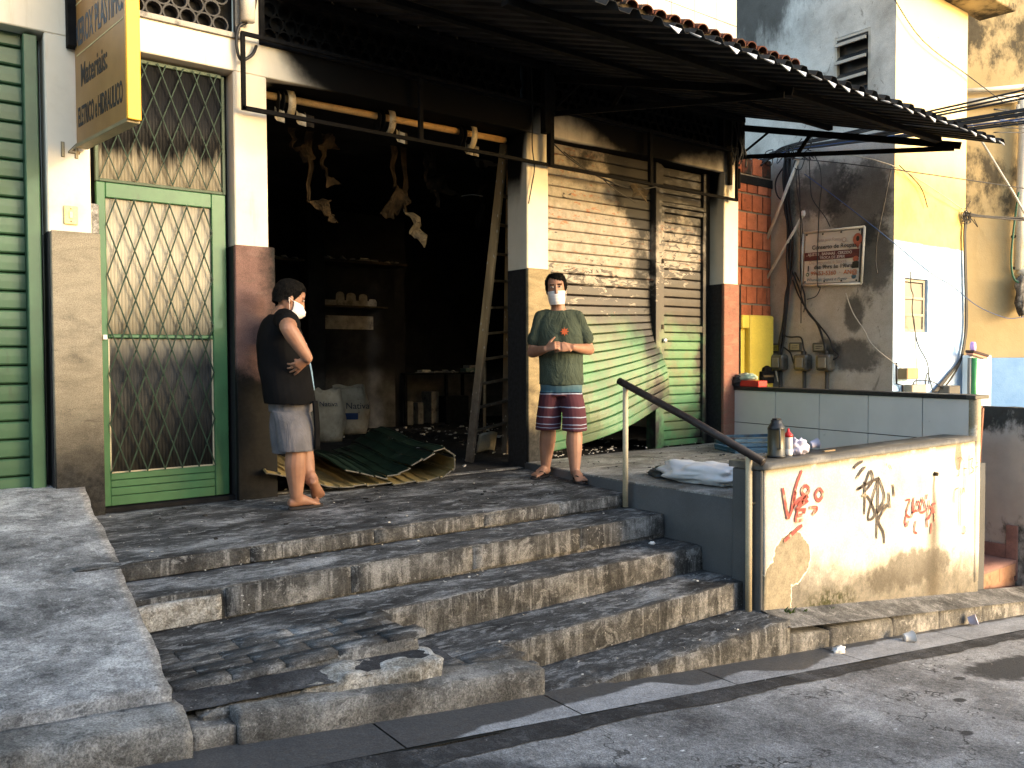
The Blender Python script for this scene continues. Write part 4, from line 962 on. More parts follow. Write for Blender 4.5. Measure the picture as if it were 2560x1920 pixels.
# ------------------------------------------------------------------ grey / yellow-blue house
gh = tag(empty('corner_house'), 'tall house with grey stained side and yellow-and-blue sunlit front', 'building')
def wall_with_hole(x_or_y, axis, a0, a1, z0, z1, holes, depth, mat, name, parent):
    """wall sheet in plane axis=const with rectangular holes and reveals"""
    As = sorted({a0, a1, *[h[0] for h in holes], *[h[1] for h in holes]}); Zs = sorted({z0, z1, *[h[2] for h in holes], *[h[3] for h in holes]})
    mb = MB()
    def P(a, z, d=0): return (x_or_y+d, a, z) if axis == 0 else (a, x_or_y+d, z)
    for i in range(len(As)-1):
        for j in range(len(Zs)-1):
            ca, cz = (As[i]+As[i+1])/2, (Zs[j]+Zs[j+1])/2
            if any(h[0] < ca < h[1] and h[2] < cz < h[3] for h in holes): continue
            mb.add([P(As[i], Zs[j]), P(As[i+1], Zs[j]), P(As[i+1], Zs[j+1]), P(As[i], Zs[j+1])], [(0, 1, 2, 3)])
    for h in holes:
        c = [(h[0], h[2]), (h[1], h[2]), (h[1], h[3]), (h[0], h[3])]
        for k in range(4):
            p, q = c[k], c[(k+1) % 4]; mb.add([P(*p), P(*q), P(*q, depth), P(*p, depth)], [(0, 1, 2, 3)])
    return mb.build(name, mat, parent, merge=True, recalc=False)
GX = 8.80; FY = -1.245
wall_with_hole(GX, 0, FY, 7.0, -1.6, 6.6, [(-.955, -.515, 3.86, 4.68)], .12, GREYREN, 'side_wall', gh)
wall_with_hole(FY, 1, GX, 10.46, -1.6, 5.14, [(9.04, 9.56, 1.295, 1.895)], .06, YELBLUE, 'front_wall', gh)
MB().box(10.455, 10.458, FY+.002, 7, -1.6, 5.2).build('side_wall', OCHRE, gh)
MB().prism([(8.5, -1.62, 5.22), (8.5, -1.62, 5.13), (8.5, -1.2, 5.15), (8.5, -1.2, 5.28)], (2.35, 0, 0)).build('eave', OCHRE, gh, bevel=.01)
MB().box(8.84, 8.90, -1.6, -1.25, 5.0, 5.12).build('eave_bracket', WOODD, gh)
MB().box(8.795, 10.45, FY+.003, 7, 6.6, 6.7).build('roof', GREYREN, gh)
# louvred window in the grey wall
wv = empty('louvre_window', (0, 0, 0), gh)
ALU = simple('pale_window_frame', '#a6a49d', .5, .1, .4, var=.1, dirt='#6b675f', dirt_sc=9, dirt_lo=.62)
DKG = simple('dark_ribbed_pane', (.03, .032, .034), .25, 0, .6)
MB().box(8.895, 8.92, -.95, -.52, 3.865, 4.675).build('dark_pane', DKG, wv)
fr = MB(); fr.box(8.80, 8.86, -.955, -.925, 3.865, 4.675); fr.box(8.80, 8.86, -.545, -.517, 3.865, 4.675); fr.box(8.80, 8.86, -.924, -.546, 4.645, 4.675); fr.build('frame', ALU, wv)
for z in (4.0, 4.2, 4.4, 4.6):
    MB().obox((8.80, -.735, z+.02), (.05, 0, .045), (0, .185, 0), (-.006, 0, .006)).build('louvre', DKG, wv)
    MB().box(8.735, 8.76, -.925, -.547, z-.045, z-.012).build('louvre_rail', ALU, wv)
# small window in the blue front
wv = empty('small_window', (0, 0, 0), gh)
fr = MB(); fr.box(9.045, 9.08, FY+.03, FY+.058, 1.30, 1.89); fr.box(9.515, 9.555, FY+.03, FY+.058, 1.30, 1.89)
for z in (1.30, 1.475, 1.665, 1.86): fr.box(9.0805, 9.5145, FY+.032, FY+.056, z, z+.028)
fr.build('frame', simple('cream_window_frame', '#a39a88', .5), wv)
RGL = simple('frosted_pane', '#6f6b63', .3, 0, .4, var=.1)
for z in (1.329, 1.504, 1.694):
    mb = MB(); mb.grid(lambda u, v: (9.081+.433*u, FY+.047-.003*abs(math.sin(u*50)), z+.155*v), 64, 1); mb.build('pane', RGL, wv)
# meters: label plates, glass boxes, conduits
def meter(y, z, i):
    mt = empty('electric_meter', (0, 0, 0), gh)
    GLS = simple('grimy_clear_box', '#55534c', .25, 0, .6, var=.25, sc=12, dirt='#2c2b28', dirt_sc=9)
    bx = MB().box(8.66, 8.80, y-.095, y+.095, z-.095, z+.10).build('meter_box', GLS, mt, bevel=.035, seg=3)
    MB().box(8.645, 8.662, y-.05, y+.05, z-.06, z+.06).build('meter_face', simple('meter_face_grey', '#7d796d', .5), mt, bevel=.006)
    MB().lathe([(.03, 0), (.03, .04)], (8.74, y, z+.10), 10).build('gland', CABLE, mt)
    MB().tube([(8.765, y, z-.1), (8.765, y, -.5)], .022, 8).build('conduit', simple('grey_conduit', '#4c4a46', .6), mt, smooth=True)
for i, (y, z) in enumerate(((.155, .95), (-.175, .95), (-.475, .95))): meter(y, z, i)
for i, (y, z) in enumerate(((.255, 1.13), (-.035, 1.14), (-.36, 1.13))):
    pl = empty('meter_label', (0, 0, 0), gh)
    MB().box(8.77, 8.80, y-.09, y+.09, z-.055, z+.055).build('case', simple('grey_case', '#5c584e', .6), pl, bevel=.012)
    MB().box(8.765, 8.771, y-.06, y+.055, z-.035, z+.035).build('plate', simple('plate_paint', ('#b3a545', '#9b9478', '#8a8678')[i], .6), pl)
    for zz_ in (-.012, .012): MB().box(8.7635, 8.7652, y-.045, y+.04, z+zz_-.004, z+zz_+.004).build('plate_print', BLKS, pl)
# PVC poles fixed slanting to the wall
def thing_tube(name, pts, r, mat, label, cat, group=None, n=8, k=0):
    o = MB().tube(smooth_path(pts, k) if k else pts, r, n).build(name, mat, None, smooth=True); return tag(o, label, cat, group)
thing_tube('pvc_pole', [(8.72, -.10, 3.36), (8.72, .33, 2.48)], .02, PVC, 'upper slanting white pipe fixed to the grey wall above the banner', 'pipe')
thing_tube('pvc_pole', [(8.73, -.17, 2.71), (8.73, .36, 1.96)], .017, PVC, 'lower slanting white pipe ending beside the banner', 'pipe')
lump('pipe_cap', 8.70, -.12, 3.39, .03, .05, .03, 3, WHITEP, gh, n=8); lump('pipe_cap', 8.72, -.175, 2.72, .025, .02, .035, 3, WHITEP, gh, n=8)
# black cable bundle down to the meters
cb = tag(empty('cable_bundle'), 'thick bundle of black cables hanging down the grey wall', 'cables')
def gw(pts, x=8.76): return [(x-.012*i % .03, y, z) for i, (y, z) in enumerate(pts)]
B = [(.05, 3.47), (.07, 3.22), (.06, 2.85), (.02, 2.56), (.01, 2.19), (.02, 1.95), (.05, 1.75), (.08, 1.49), (.13, 1.21), (.14, 1.06)]
for k in range(8):
    dy = random.uniform(-.03, .03)
    wire('cable', [(8.74+random.uniform(-.02, .02), y+dy*(1.3 if i < 5 else .6)+random.uniform(-.006, .006), z) for i, (y, z) in enumerate(B)], .012, CABLE, cb)
for pts in ([(-.01, 1.95), (-.1, 1.76), (-.23, 1.57), (-.43, 1.33), (-.52, 1.22), (-.55, 1.11), (-.63, 1.03), (-.56, .98)], [(-.04, 2.04), (-.17, 1.8), (-.22, 1.57), (-.38, 1.36), (-.47, 1.07)], [(.02, 2.1), (-.1, 1.85), (-.2, 1.6), (-.36, 1.38), (-.475, 1.06)],
            [(.09, 1.5), (.09, 1.3), (.01, 1.26), (-.13, 1.25), (-.18, 1.11), (-.2, 1.06)], [(.13, 1.15), (.01, 1.07), (-.05, .94), (-.09, .91)], [(.05, 3.4), (.22, 3.2), (.2, 3.0), (.08, 2.85), (.03, 2.6)]):
    wire('cable', gw(pts), .010, CABLE, cb)
tn = tag(empty('cable_tangle'), 'messy tangle of thin wires strung under the awning end', 'cables')
for pts in ([(-.07, 3.45), (-.08, 3.11), (-.14, 2.78), (-.16, 2.54), (-.15, 2.27), (-.14, 1.94), (-.21, 1.7), (-.2, 1.55)], [(-.3, 3.4), (-.39, 3.23), (-.42, 3.0), (-.38, 2.7), (-.37, 1.92), (-.40, 1.83), (-.35, 1.73), (-.24, 1.7)], [(-.24, 3.41), (-.27, 3.03), (-.31, 2.86), (-.46, 2.64), (-.53, 2.52)], [(-.07, 3.4), (-.12, 3.1), (-.15, 2.5), (-.15, 1.9), (-.16, 1.42)], [(-1.25, 3.1), (-1.18, 2.71), (-1.11, 2.34), (-1.08, 2.09), (-1.11, 1.93)], [(-.2, 3.42), (-.14, 3.25), (-.05, 3.3), (-.1, 3.45)]):
    wire('wire', gw(pts, 8.73), .006, CABLE, tn)
for k in range(14):
    y0 = random.uniform(.3, .75); a = random.uniform(-.02, .05)
    wire('wire', [(8.5+random.random()*.2, y0, 3.36+random.uniform(-.02, .08)), (8.66, .18+random.uniform(-.05, .05), 3.46+a), (8.66, -.05, 3.50+a), (8.66, -.45, 3.47+a*1.5), (8.6, -.95, 3.42+a*2), (8.5, -1.5, 3.36+a*3), (9.4, -3.4, 3.5+a*6), (11.5, -6.5, 4.4+a*8)], random.choice((.006, .008, .011)), random.choice((CABLE, CABLE, CABLE, CABLE, CABLE, CABLE, CABLEB)), tn)
for k in range(10):
    p = Vector((8.62+random.random()*.1, random.uniform(-.35, .3), 3.46)); pts = [p]
    for i in range(5): p = p+Vector((random.uniform(-.03, .03), random.uniform(-.16, .16), random.uniform(-.1, .09))); pts.append(p)
    wire('wire', pts, .006, CABLE, tn)
for pts, mt in (([(8.7, -.2, 3.18), (8.7, -.66, 2.8), (8.7, -1.19, 2.34), (9.3, -1.4, 1.95), (9.75, -1.42, 1.83), (10.42, -1.4, 1.63), (11.05, -1.4, 1.52), (11.5, -1.4, 1.5), (12.3, -1.4, 1.6)], CABLEB), ([(8.7, -.28, 3.44), (8.72, -1.25, 3.09), (10.36, -1.3, 2.75)], CABLEW), ([(8.7, .02, 3.41), (8.72, -1.27, 3.04), (12.1, -2.0, 3.0)], CABLE),
                ([(8.72, -.73, 1.74), (8.73, -.81, 1.52), (8.74, -.94, 1.32), (8.74, -1.05, 1.14), (8.78, -1.28, .94), (8.95, -1.29, .88)], CABLEW), ([(8.85, -1.27, 3.1), (9.27, -1.29, 2.92), (9.46, -1.28, 2.71)], CABLE), ([(8.6, -1.3, 4.86), (9.27, -1.3, 4.53), (10.45, -1.3, 4.35), (11.1, -1.4, 4.15)], CABLE),
                ([(9.1, -1.28, 1.96), (9.11, -1.28, 1.78), (9.16, -1.28, 1.7), (9.14, -1.28, 1.55), (9.2, -1.28, 1.33), (9.29, -1.28, 1.14), (9.5, -1.28, .94), (9.54, -1.28, .7)], CABLE), ([(9.16, -1.27, 1.48), (9.23, -1.27, 1.37), (9.29, -1.27, .6)], CABLEW), ([(9.40, -1.3, .55), (9.46, -1.3, .83), (9.62, -1.3, .55)], CABLE), ([(9.07, -1.33, .69), (9.21, -1.3, .75), (9.55, -1.3, .73), (9.77, -1.3, .67), (9.9, -1.3, .6)], CABLE)):
    wire('wire', pts, .006 if mt is not CABLEB else .005, mt, tn)
cb2 = tag(empty('cable_bundle'), 'dark cable bundle running down the right edge of the blue front', 'cables')
for k in range(6):
    d = random.uniform(-.018, .018)
    wire('cable', [(10.30+d, -1.3, 2.74+d), (10.38+d, -1.28, 2.6), (10.37+d, -1.28, 2.46), (10.41+d, -1.28, 1.94), (10.43+d, -1.28, 1.71), (10.44+d, -1.28, 1.37), (10.37+d, -1.28, 1.1), (10.28+d, -1.28, .95), (10.07+d*4, -1.28, .8), (9.74+d*6, -1.28, .6)], .011, CABLE, cb2)
    wire('cable', [(10.33+d, -1.3, 2.72+d), (10.9, -1.5+d*2, 2.70+d), (12.6, -2.3, 2.68+d*3)], .01, CABLE, cb2)
for k in range(8):
    p = Vector((10.36, -1.3, 2.72)); pts = [p]
    for i in range(4): p = p+Vector((random.uniform(-.1, .1), random.uniform(-.03, .01), random.uniform(-.1, .1))); pts.append(p)
    wire('cable', pts, .005, CABLE, cb2)
ow = tag(empty('overhead_wires'), 'dark overhead wires crossing in front of the ochre wall', 'cables')
for k in range(9):
    z0 = 3.42+random.random()*.4; wire('wire', [(9.4, -2.0, z0-.05), (10.5, -2.15, z0+.1), (12.6, -2.4, z0+.52+random.uniform(-.2, .2))], random.choice((.006, .009)), random.choice((CABLE, CABLE, CABLE, CABLE, CABLEB)), ow)
jb = [((8.90, 9.15, -1.36, .77, .89), 'beige junction box above the others on the blue front'), ((8.99, 9.30, -1.37, .60, .705), 'low beige meter box just above the tiled wall'), ((9.82, 10.09, -1.38, .56, .675), 'dark grey cable box at the foot of the blue front')]
for i, ((a, b, y, z0, z1), lb) in enumerate(jb):
    o = MB().box(a, b, y, FY-.002, z0, z1).build('junction_box', simple('box_plastic', ('#a48a63', '#a39a86', '#57544f')[i], .6), None, bevel=.008); tag(o, lb, 'box')
thing_tube('drain_conduit', [(8.83, -1.27, .95), (8.84, -1.27, .72), (8.95, -1.28, .70), (8.96, -1.28, .4)], .012, CABLE, 'thin dark conduit beside the beige junction box', 'conduit')
# ------------------------------------------------------------------ ochre building, blue base, whitewashed low wall
YW = 0.6476; fwh = Vector((math.sin(YW), math.cos(YW), 0)); rgt = Vector((math.cos(YW), -math.sin(YW), 0)); C0 = Vector((0, -5.9567, 0))
def ob(s, z, D=11.3): p = C0+fwh*D+rgt*s; return Vector((p.x, p.y, z))
oh = tag(empty('ochre_building'), 'tall weathered ochre building with white drain pipes', 'building')
mb = MB(); mb.grid(lambda u, v: ob(4+9*u, 1.0+9*v)-fwh*(.02*nz((u*9, v*9, 0), 1)), 40, 40); mb.build('wall', OCHRE, oh, smooth=True)
mb = MB(); mb.prism([ob(6.2, -1.5, 11.15), ob(13, -1.5, 11.15), ob(13, .995, 11.15), ob(6.2, .995, 11.15)], fwh*.3); mb.build('blue_base', BLUEW, oh, bevel=.01)
def opx(px, py, D=11.2): return ob((px-1280)/2066*D, 1.02+(886-py)/2066*D, D)
for pts, r in (([(2380, 262), (2480, 254), (2546, 246)], .055), ([(2380, 231), (2470, 226), (2550, 219)], .028), ([(2546, 246), (2550, 330), (2546, 480), (2542, 672)], .06), ([(2542, 672), (2575, 690), (2640, 690)], .06), ([(2400, 308), (2480, 304), (2530, 290), (2538, 268)], .028), ([(2552, 219), (2554, 240)], .04), ([(2536, 265), (2535, 300)], .03)):
    MB().tube([opx(*p) for p in pts], r, 12).build('drain_pipe', PVC, oh, smooth=True)
for py in (590, 668): MB().tube([opx(2524, py), opx(2566, py-3)], .02, 6).build('pipe_clamp', WOODD, oh)
thing_tube('green_hose', [opx(2540, 480, 11.1), opx(2530, 560, 11.1), opx(2524, 640, 11.1), opx(2530, 690, 11.1), opx(2552, 705, 11.1), opx(2600, 700, 11.1)], .014, simple('green_hose_rubber', '#2f5f4c', .5), 'thin green hose hanging beside the white drain pipe', 'hose', k=5)
thing_tube('slanting_rod', [opx(2420, 312, 11.05), opx(2532, 490, 11.05), opx(2600, 610, 11.05)], .014, PVC, 'thin pale rod leaning against the ochre wall', 'rod')
lump('fallen_render', *opx(2553, 735, 11.15), .12, .06, .26, 7, KERB, oh, n=12, amp=.5)
lw = tag(empty('whitewashed_wall'), 'low whitewashed wall with green downpipe and tile coping', 'wall')
MB().box(10.30, 10.86, -1.40, -1.30, -1.5, 1.03).build('render', BLUELIT, lw, bevel=.01)
MB().obox((10.42, -1.42, 1.050), (.2, 0, -.028), (0, .05, 0), (.003, 0, .014)).build('coping_tile', simple('dark_coping', '#3a2a28', .7), lw, bevel=.004)
MB().obox((10.42, -1.415, 1.022), (.19, 0, -.025), (0, .04, 0), (.002, 0, .011)).build('coping_underlay', simple('salmon_edge', '#b08472', .7), lw)
MB().tube([(10.33, -1.43, 1.0), (10.32, -1.43, .3)], .028, 10).build('downpipe', simple('green_pvc', '#3f8a5a', .45), lw, smooth=True)
MB().tube([(10.24, -1.41, 1.0), (10.24, -1.41, .3)], .02, 8).build('downpipe', simple('grey_downpipe', '#5f6264', .5), lw, smooth=True)
lump('cloth_rag', 10.31, -1.42, 1.13, .035, .03, .06, 4, simple('lilac_cloth', '#b694cf', .8), None, n=8)
tag(bpy.data.objects['cloth_rag'], 'small lilac cloth lying on the tile coping by the cables', 'cloth')
# ------------------------------------------------------------------ tailor's banner
bn = tag(empty('banner'), 'white tailoring banner with maroon stripe on pipe frame, grey wall', 'banner')
def bp(u, v, off=0):
    """u 0..1 left to right (towards street), v 0..1 bottom to top"""
    y = (-.135*(1-v)+-.16*v)*(1-u)+(-.905*(1-v)+-.935*v)*u; z = (1.875*(1-v)+2.495*v)*(1-u)+(1.84*(1-v)+2.47*v)*u
    return Vector((8.745-off, y, z))
BANM = simple('banner_vinyl', '#c9c2b6', .5, 0, .35, var=.06, sc=4)
mb = MB(); mb.grid(lambda u, v: bp(.045+.905*u, .035+.93*v, .004*math.sin(u*9)*math.sin(v*7)), 16, 12); mb.build('vinyl_sheet', BANM, bn, smooth=True)
for a, b in (((0, 0), (1, 0)), ((1, 0), (1, 1.0)), ((0, 1), (1, 1.0)), ((0, 0), (0, 1))): MB().tube([bp(*a), bp(*b)], .014, 8).build('frame_pipe', PVC, bn, smooth=True)
for u, v in ((.07, .95), (.34, .94), (.64, .945), (.93, .95), (.07, .5), (.07, .06), (.4, .06), (.68, .06), (.92, .06)):
    q = bp(u, v, .006); MB().obox(q, (.002, 0, 0), (0, .009, 0), (0, 0, .009)).build('eyelet', CABLE, bn)
bu = (bp(1, .5)-bp(0, .5)).normalized(); bv = (bp(.5, 1)-bp(.5, 0)).normalized(); LWb = (bp(1, .5)-bp(0, .5)).length; LH = .625
MAR = simple('maroon_print', '#5a2e2e', .55); ORG = simple('orange_print', '#b06a3e', .55); PALE = simple('faded_print', '#b09a8a', .6); GRN = simple('green_print', '#2c5a3e', .55); DGN = simple('dark_green_print', '#26302a', .6); CORAL = simple('coral_print', '#a35a45', .55); WPR = simple('white_print', '#c9bdb4', .55); TEA = simple('teal_print', '#4a6670', .6)
mb = MB(); mb.grid(lambda u, v: bp(.047+.90*u, .455+.155*v+.012*u, .010), 8, 2); mb.build('maroon_stripe', MAR, bn)
def bt(txt, u, v, size, mat, sx=1, al='LEFT', sh=0, bold=.0): text_mesh('lettering', txt, size, bp(u, v, .013), bu, bv, mat, bn, .0004, sx, al, sh, bold)
bt('Reto pro Formato', .24, .80, .055, PALE, .9, sh=.3)
bt('Conserto de Roupas', .17, .665, .066, CABLE, 1.02, bold=.0012)
bt('. AJUSTES . BAINHAS . CERZIDO', .08, .545, .046, WPR, .90, bold=.0008); bt('. TROCA DE ZIPER', .28, .475, .044, WPR, .95, bold=.0008)
bt('De Segunda a Sexta', .13, .385, .055, PALE, 1.1); bt('das 9hrs às 19hrs', .22, .295, .066, CABLE, 1.05, bold=.0012)
bt('99653-5360  ·  AN@', .17, .175, .068, ORG, 1.0, bold=.001); bt('Whatsapp, Segura o Ponto', .10, .07, .05, TEA, .95, sh=.3)
def disc(u, v, r, mat, n=14, off=.013, ry=1): 
    mb = MB(); c = bp(u, v, off); mb.add([c]+[c+bu*r*math.cos(6.2832*k/n)+bv*r*ry*math.sin(6.2832*k/n) for k in range(n)], [(0, k+1, (k+1) % n+1) for k in range(n)]); mb.build('print_shape', mat, bn)
disc(.115, .195, .022, GRN); disc(.115, .195, .011, WPR, off=.0145)
disc(.91, .79, .055, CORAL, ry=1.25); disc(.915, .80, .02, CABLE, off=.0145, ry=1.5)
mb = MB(); mb.add([bp(.875, .73, .0135), bp(.955, .73, .0135), bp(.925, .61, .0135)], [(0, 1, 2)]); mb.build('print_shape', CORAL, bn)
disc(.90, .44, .035, CORAL); mb = MB(); mb.add([bp(.84, .28, .0135), bp(.95, .28, .0135), bp(.95, .39, .0135), bp(.91, .41, .0135), bp(.85, .39, .0135)], [(0, 1, 2, 3, 4)]); mb.build('print_shape', DGN, bn)
mb = MB(); mb.add([bp(.115, .255, .0135), bp(.135, .255, .0135), bp(.135, .36, .0135), bp(.115, .36, .0135)], [(0, 1, 2, 3)]); mb.build('print_shape', CABLE, bn)
disc(.88, .13, .03, TEA, ry=.9); disc(.70, .80, .028, PALE, ry=1); disc(.70, .80, .018, BANM, off=.0145)
# ------------------------------------------------------------------ projecting shop sign
sg = tag(empty('hanging_sign'), 'yellow projecting shop sign hanging over the left door', 'sign')
SA = Vector((1.03, -.04, 2.395)); SB = Vector((1.105, -1.09, 2.335)); so = (SB-SA); SL = so.length; so.normalize()
sup = Vector((0, 0, 1)); sn = Vector((so.y, -so.x, 0)).normalized(); sn = sn if sn.x < 0 else -sn
sh_ = Vector((0, 0, 1)); SHt = 1.25
m = Mat('faded_yellow_sign', .45, spec=.4)
c = m.ramp(m.noise(2.5, 6, .6), [(.3, '#8a6030'), (.7, '#a37a45')]); c = m.mix(m.math('MULTIPLY', m.sm(m.noise(9, 6, .7, m.scale(m.pos, (1, 1, .4))), .55, .7), .35), c, '#7d6a45'); m.color(c); SIGNF = m.m
SIGNE = simple('bright_yellow_edge', '#e0a52c', .45, var=.12, sc=8, dirt='#6e5a2c', dirt_sc=9, dirt_lo=.66)
def sp(t, h, off=0): return SA + so*(SL*t) + sh_*h + sn*off
MB().prism([sp(0, 0, .03), sp(.985, 0, .03), sp(.985, SHt, .03), sp(0, SHt, .03)], -sn*.06).build('sign_panel', SIGNF, sg)
MB().obox(sp(1.0, SHt/2, 0), so*.016, sn*.036, sh_*(SHt/2+.01)).build('edge_trim', SIGNE, sg, bevel=.004)
MB().obox(sp(.49, -.012, 0), so*(SL*.5), sn*.036, sh_*.012).build('bottom_trim', simple('grey_trim', '#8b7d5d', .6), sg, bevel=.003)
MB().box(.955, 1.02, -.09, -.005, 3.0, 3.9).build('wall_bracket', BLACKM, sg)
MB().bar((.99, -.05, 3.55), (1.08, -.95, 3.62), .03, .03).build('support_bar', BLACKM, sg)
SBLU = simple('faded_blue_lettering', '#4d5660', .6, var=.2, sc=20, dirt='#8a7d5c', dirt_sc=14, dirt_lo=.58); SNAV = simple('dark_sign_lettering', '#2e2c2e', .6, var=.2, sc=20, dirt='#6b5c3e', dirt_sc=14, dirt_lo=.62)
def st_(txt, t, h, size, mat, sx, ym=1.0, bold=.002): text_mesh('lettering', txt, size, sp(t, h, .0315), so, sh_, mat, sg, .0004, sx, 'LEFT', 0, bold, ym)
st_('ELETRICO e HIDRAULICO', .045, .10, .115, SNAV, .70, 1.45, .0025); st_('Materiais:', .12, .34, .16, SNAV, .92, 1.2, .003); st_('XEROX PLASTIFIC.', .02, .60, .15, SBLU, .80, 1.5, .003); st_('LINK PAPEL', .05, .92, .15, SBLU, .95, 1.5, .003)
for h in (.545, .86): MB().obox(sp(.5, h, .031), so*(SL*.46), sn*.001, sh_*.004).build('sign_line', simple('pale_line', '#c9b88a', .6), sg)
# ------------------------------------------------------------------ shutter axle with broken spring drums in the open bay
ax = tag(empty('shutter_axle'), 'bare beige shutter axle with broken drums under the lintel', 'axle')
MB().tube([(2.27, .24, 3.03), (4.62, .24, 3.035)], .028, 12).build('axle_tube', simple('rusty_beige_tube', '#b89562', .6, .1, .3, var=.2, sc=12, dirt='#6b4a2c', dirt_sc=10, dirt_lo=.58), ax, smooth=True)
STRIP = simple('heat_pale_steel', '#b0a48a', .5, .3, .4, var=.2, sc=14, dirt='#5f5340', dirt_sc=12)
for i, xx in enumerate((2.50, 3.36, 4.17)):
    dr = empty('drum', (0, 0, 0), ax)
    rr = .085+.005*i
    mb = MB(); mb.grid(lambda u, v: (xx+.035+.06*(v-.5)+.02*u*(i-1), .24-rr*math.cos(u*3.6-1.7), 3.005+rr*1.15*math.sin(u*3.6-1.7)-(.10*max(0, .25-u) if i == 2 else 0)), 14, 2); solidify(mb.build('spring_strip', STRIP, dr, smooth=True), .004)
    mb = MB(); mb.lathe([(.03, 0), (.085, .004), (.085, .012), (.03, .016)], (0, 0, 0), 18); o = mb.build('drum_disc', BLACKM, dr); o.rotation_euler = (0, R(90), 0); o.location = (xx-.04, .24, 3.0)
    mb = MB(); mb.lathe([(.03, 0), (.09, .004), (.09, .010), (.03, .014)], (0, 0, 0), 18); o = mb.build('drum_disc', BLACKM, dr); o.rotation_euler = (R(8), R(90), 0); o.location = (xx-.07, .24, 2.99)
    for k in range(3):
        mb = MB(); a0 = Vector((xx+random.uniform(-.1, .15), .22, 2.95)); mb.grid(lambda u, v: a0+Vector((.07*u, .02*math.sin(u*5), -.09*v-.03*u)), 3, 3); solidify(mb.build('metal_flake', STRIP if k else WOODD, dr), .002)
# ------------------------------------------------------------------ ladder
ld = tag(empty('ladder'), 'long paint-spattered wooden ladder leaning inside the burnt bay', 'ladder')
m = Mat('ladder_wood', .8, spec=.2)
c = m.ramp(m.noise(9, 6, .6, m.scale(m.pos, (1, 1, .15))), [(.3, '#6e5a3e'), (.7, '#a68d66')]); c = m.mix(m.sm(m.xyz()[2], 1.3, .5), c, m.ramp(m.noise(8, 5, .6), [(.3, '#4c4238'), (.7, '#75695a')]))
c = m.mix(m.sm(m.vor(20, m.scale(m.pos, (1.6, 1.6, .45), rot=(0, .4, 0))), .16, .1), c, '#b9b2a2'); m.color(c).bump(m.noise(30, 4, .6, m.scale(m.pos, (1, 1, .1))), .3, .004); LADW = m.m
La, Lb = Vector((4.51, .70, .006)), Vector((4.73, .40, 3.05)); Ra, Rb = Vector((5.20, 1.04, .006)), Vector((4.97, .62, 3.02))
MB().bar(La, Lb, .085, .045, (1, .3, 0)).build('rail', LADW, ld, bevel=.006)
MB().bar(Ra, Rb, .075, .045, (1, .3, 0)).build('rail', LADW, ld, bevel=.006)
for zt in (.30, .53, .76, 1.0, 1.25, 1.50, 1.76, 2.02, 2.30, 2.58, 2.86):
    a = La.lerp(Lb, zt/3.05); b = Ra.lerp(Rb, zt/3.02+.012); MB().bar(a, b, .06, .022, (0, .3, 1) if False else (0, 0, 1)).build('rung', LADW, ld, bevel=.003)
# shovel leaning behind the ladder
sv = tag(empty('shovel'), 'wooden-handled shovel standing behind the ladder', 'shovel')
MB().tube([(5.18, 1.38, .98), (5.13, 1.32, .22)], .017, 8).build('handle', WOOD, sv, smooth=True)
mb = MB(); mb.grid(lambda u, v: (4.99+.24*u+.02*v, 1.28-.05*math.sin(math.pi*u)-.03*v, .01+.20*v+.03*math.sin(u*3)), 8, 6); solidify(mb.build('blade', simple('worn_grey_steel', '#8d8878', .5, .3, .4), sv, smooth=True), .004)
# ------------------------------------------------------------------ fallen roller shutter curtain, folded on the floor
fs = tag(empty('fallen_shutter'), 'torn-down roller shutter curtain curled on the shop threshold', 'shutter')
prof = smooth_path([(2.16, 0, .205), (2.3, 0, .165), (2.5, 0, .10), (2.75, 0, .035), (3.05, 0, .02), (3.35, 0, .014), (3.60, 0, .012), (3.76, 0, .06), (3.80, 0, .16), (3.72, 0, .245), (3.58, 0, .225), (3.45, 0, .16), (3.3, 0, .095), (3.12, 0, .075), (2.98, 0, .12), (2.80, 0, .16)], 8)
acc = [0]
for a, b in zip(prof, prof[1:]): acc.append(acc[-1]+(b-a).length)
def pf(d):
    d = max(0, min(acc[-1]-1e-6, d)); i = max(k for k in range(len(acc)-1) if acc[k] <= d); return prof[i].lerp(prof[i+1], (d-acc[i])/(acc[i+1]-acc[i]))
INS = simple('tan_shutter_inside', '#8f7c50', .6, 0, .3, var=.2, sc=7, dirt='#3d3426', dirt_sc=4, dirt_lo=.56)
GRD = simple('dark_green_slat', '#18281e', .45, 0, .35, var=.5, sc=7, bump=.3, dirt='#55544c', dirt_sc=4.5, dirt_lo=.6)
pitch = .118; d = 0.0; k = 0
BARE = simple('bare_slat_end', '#57534a', .5, .3, .4, var=.3, sc=20)
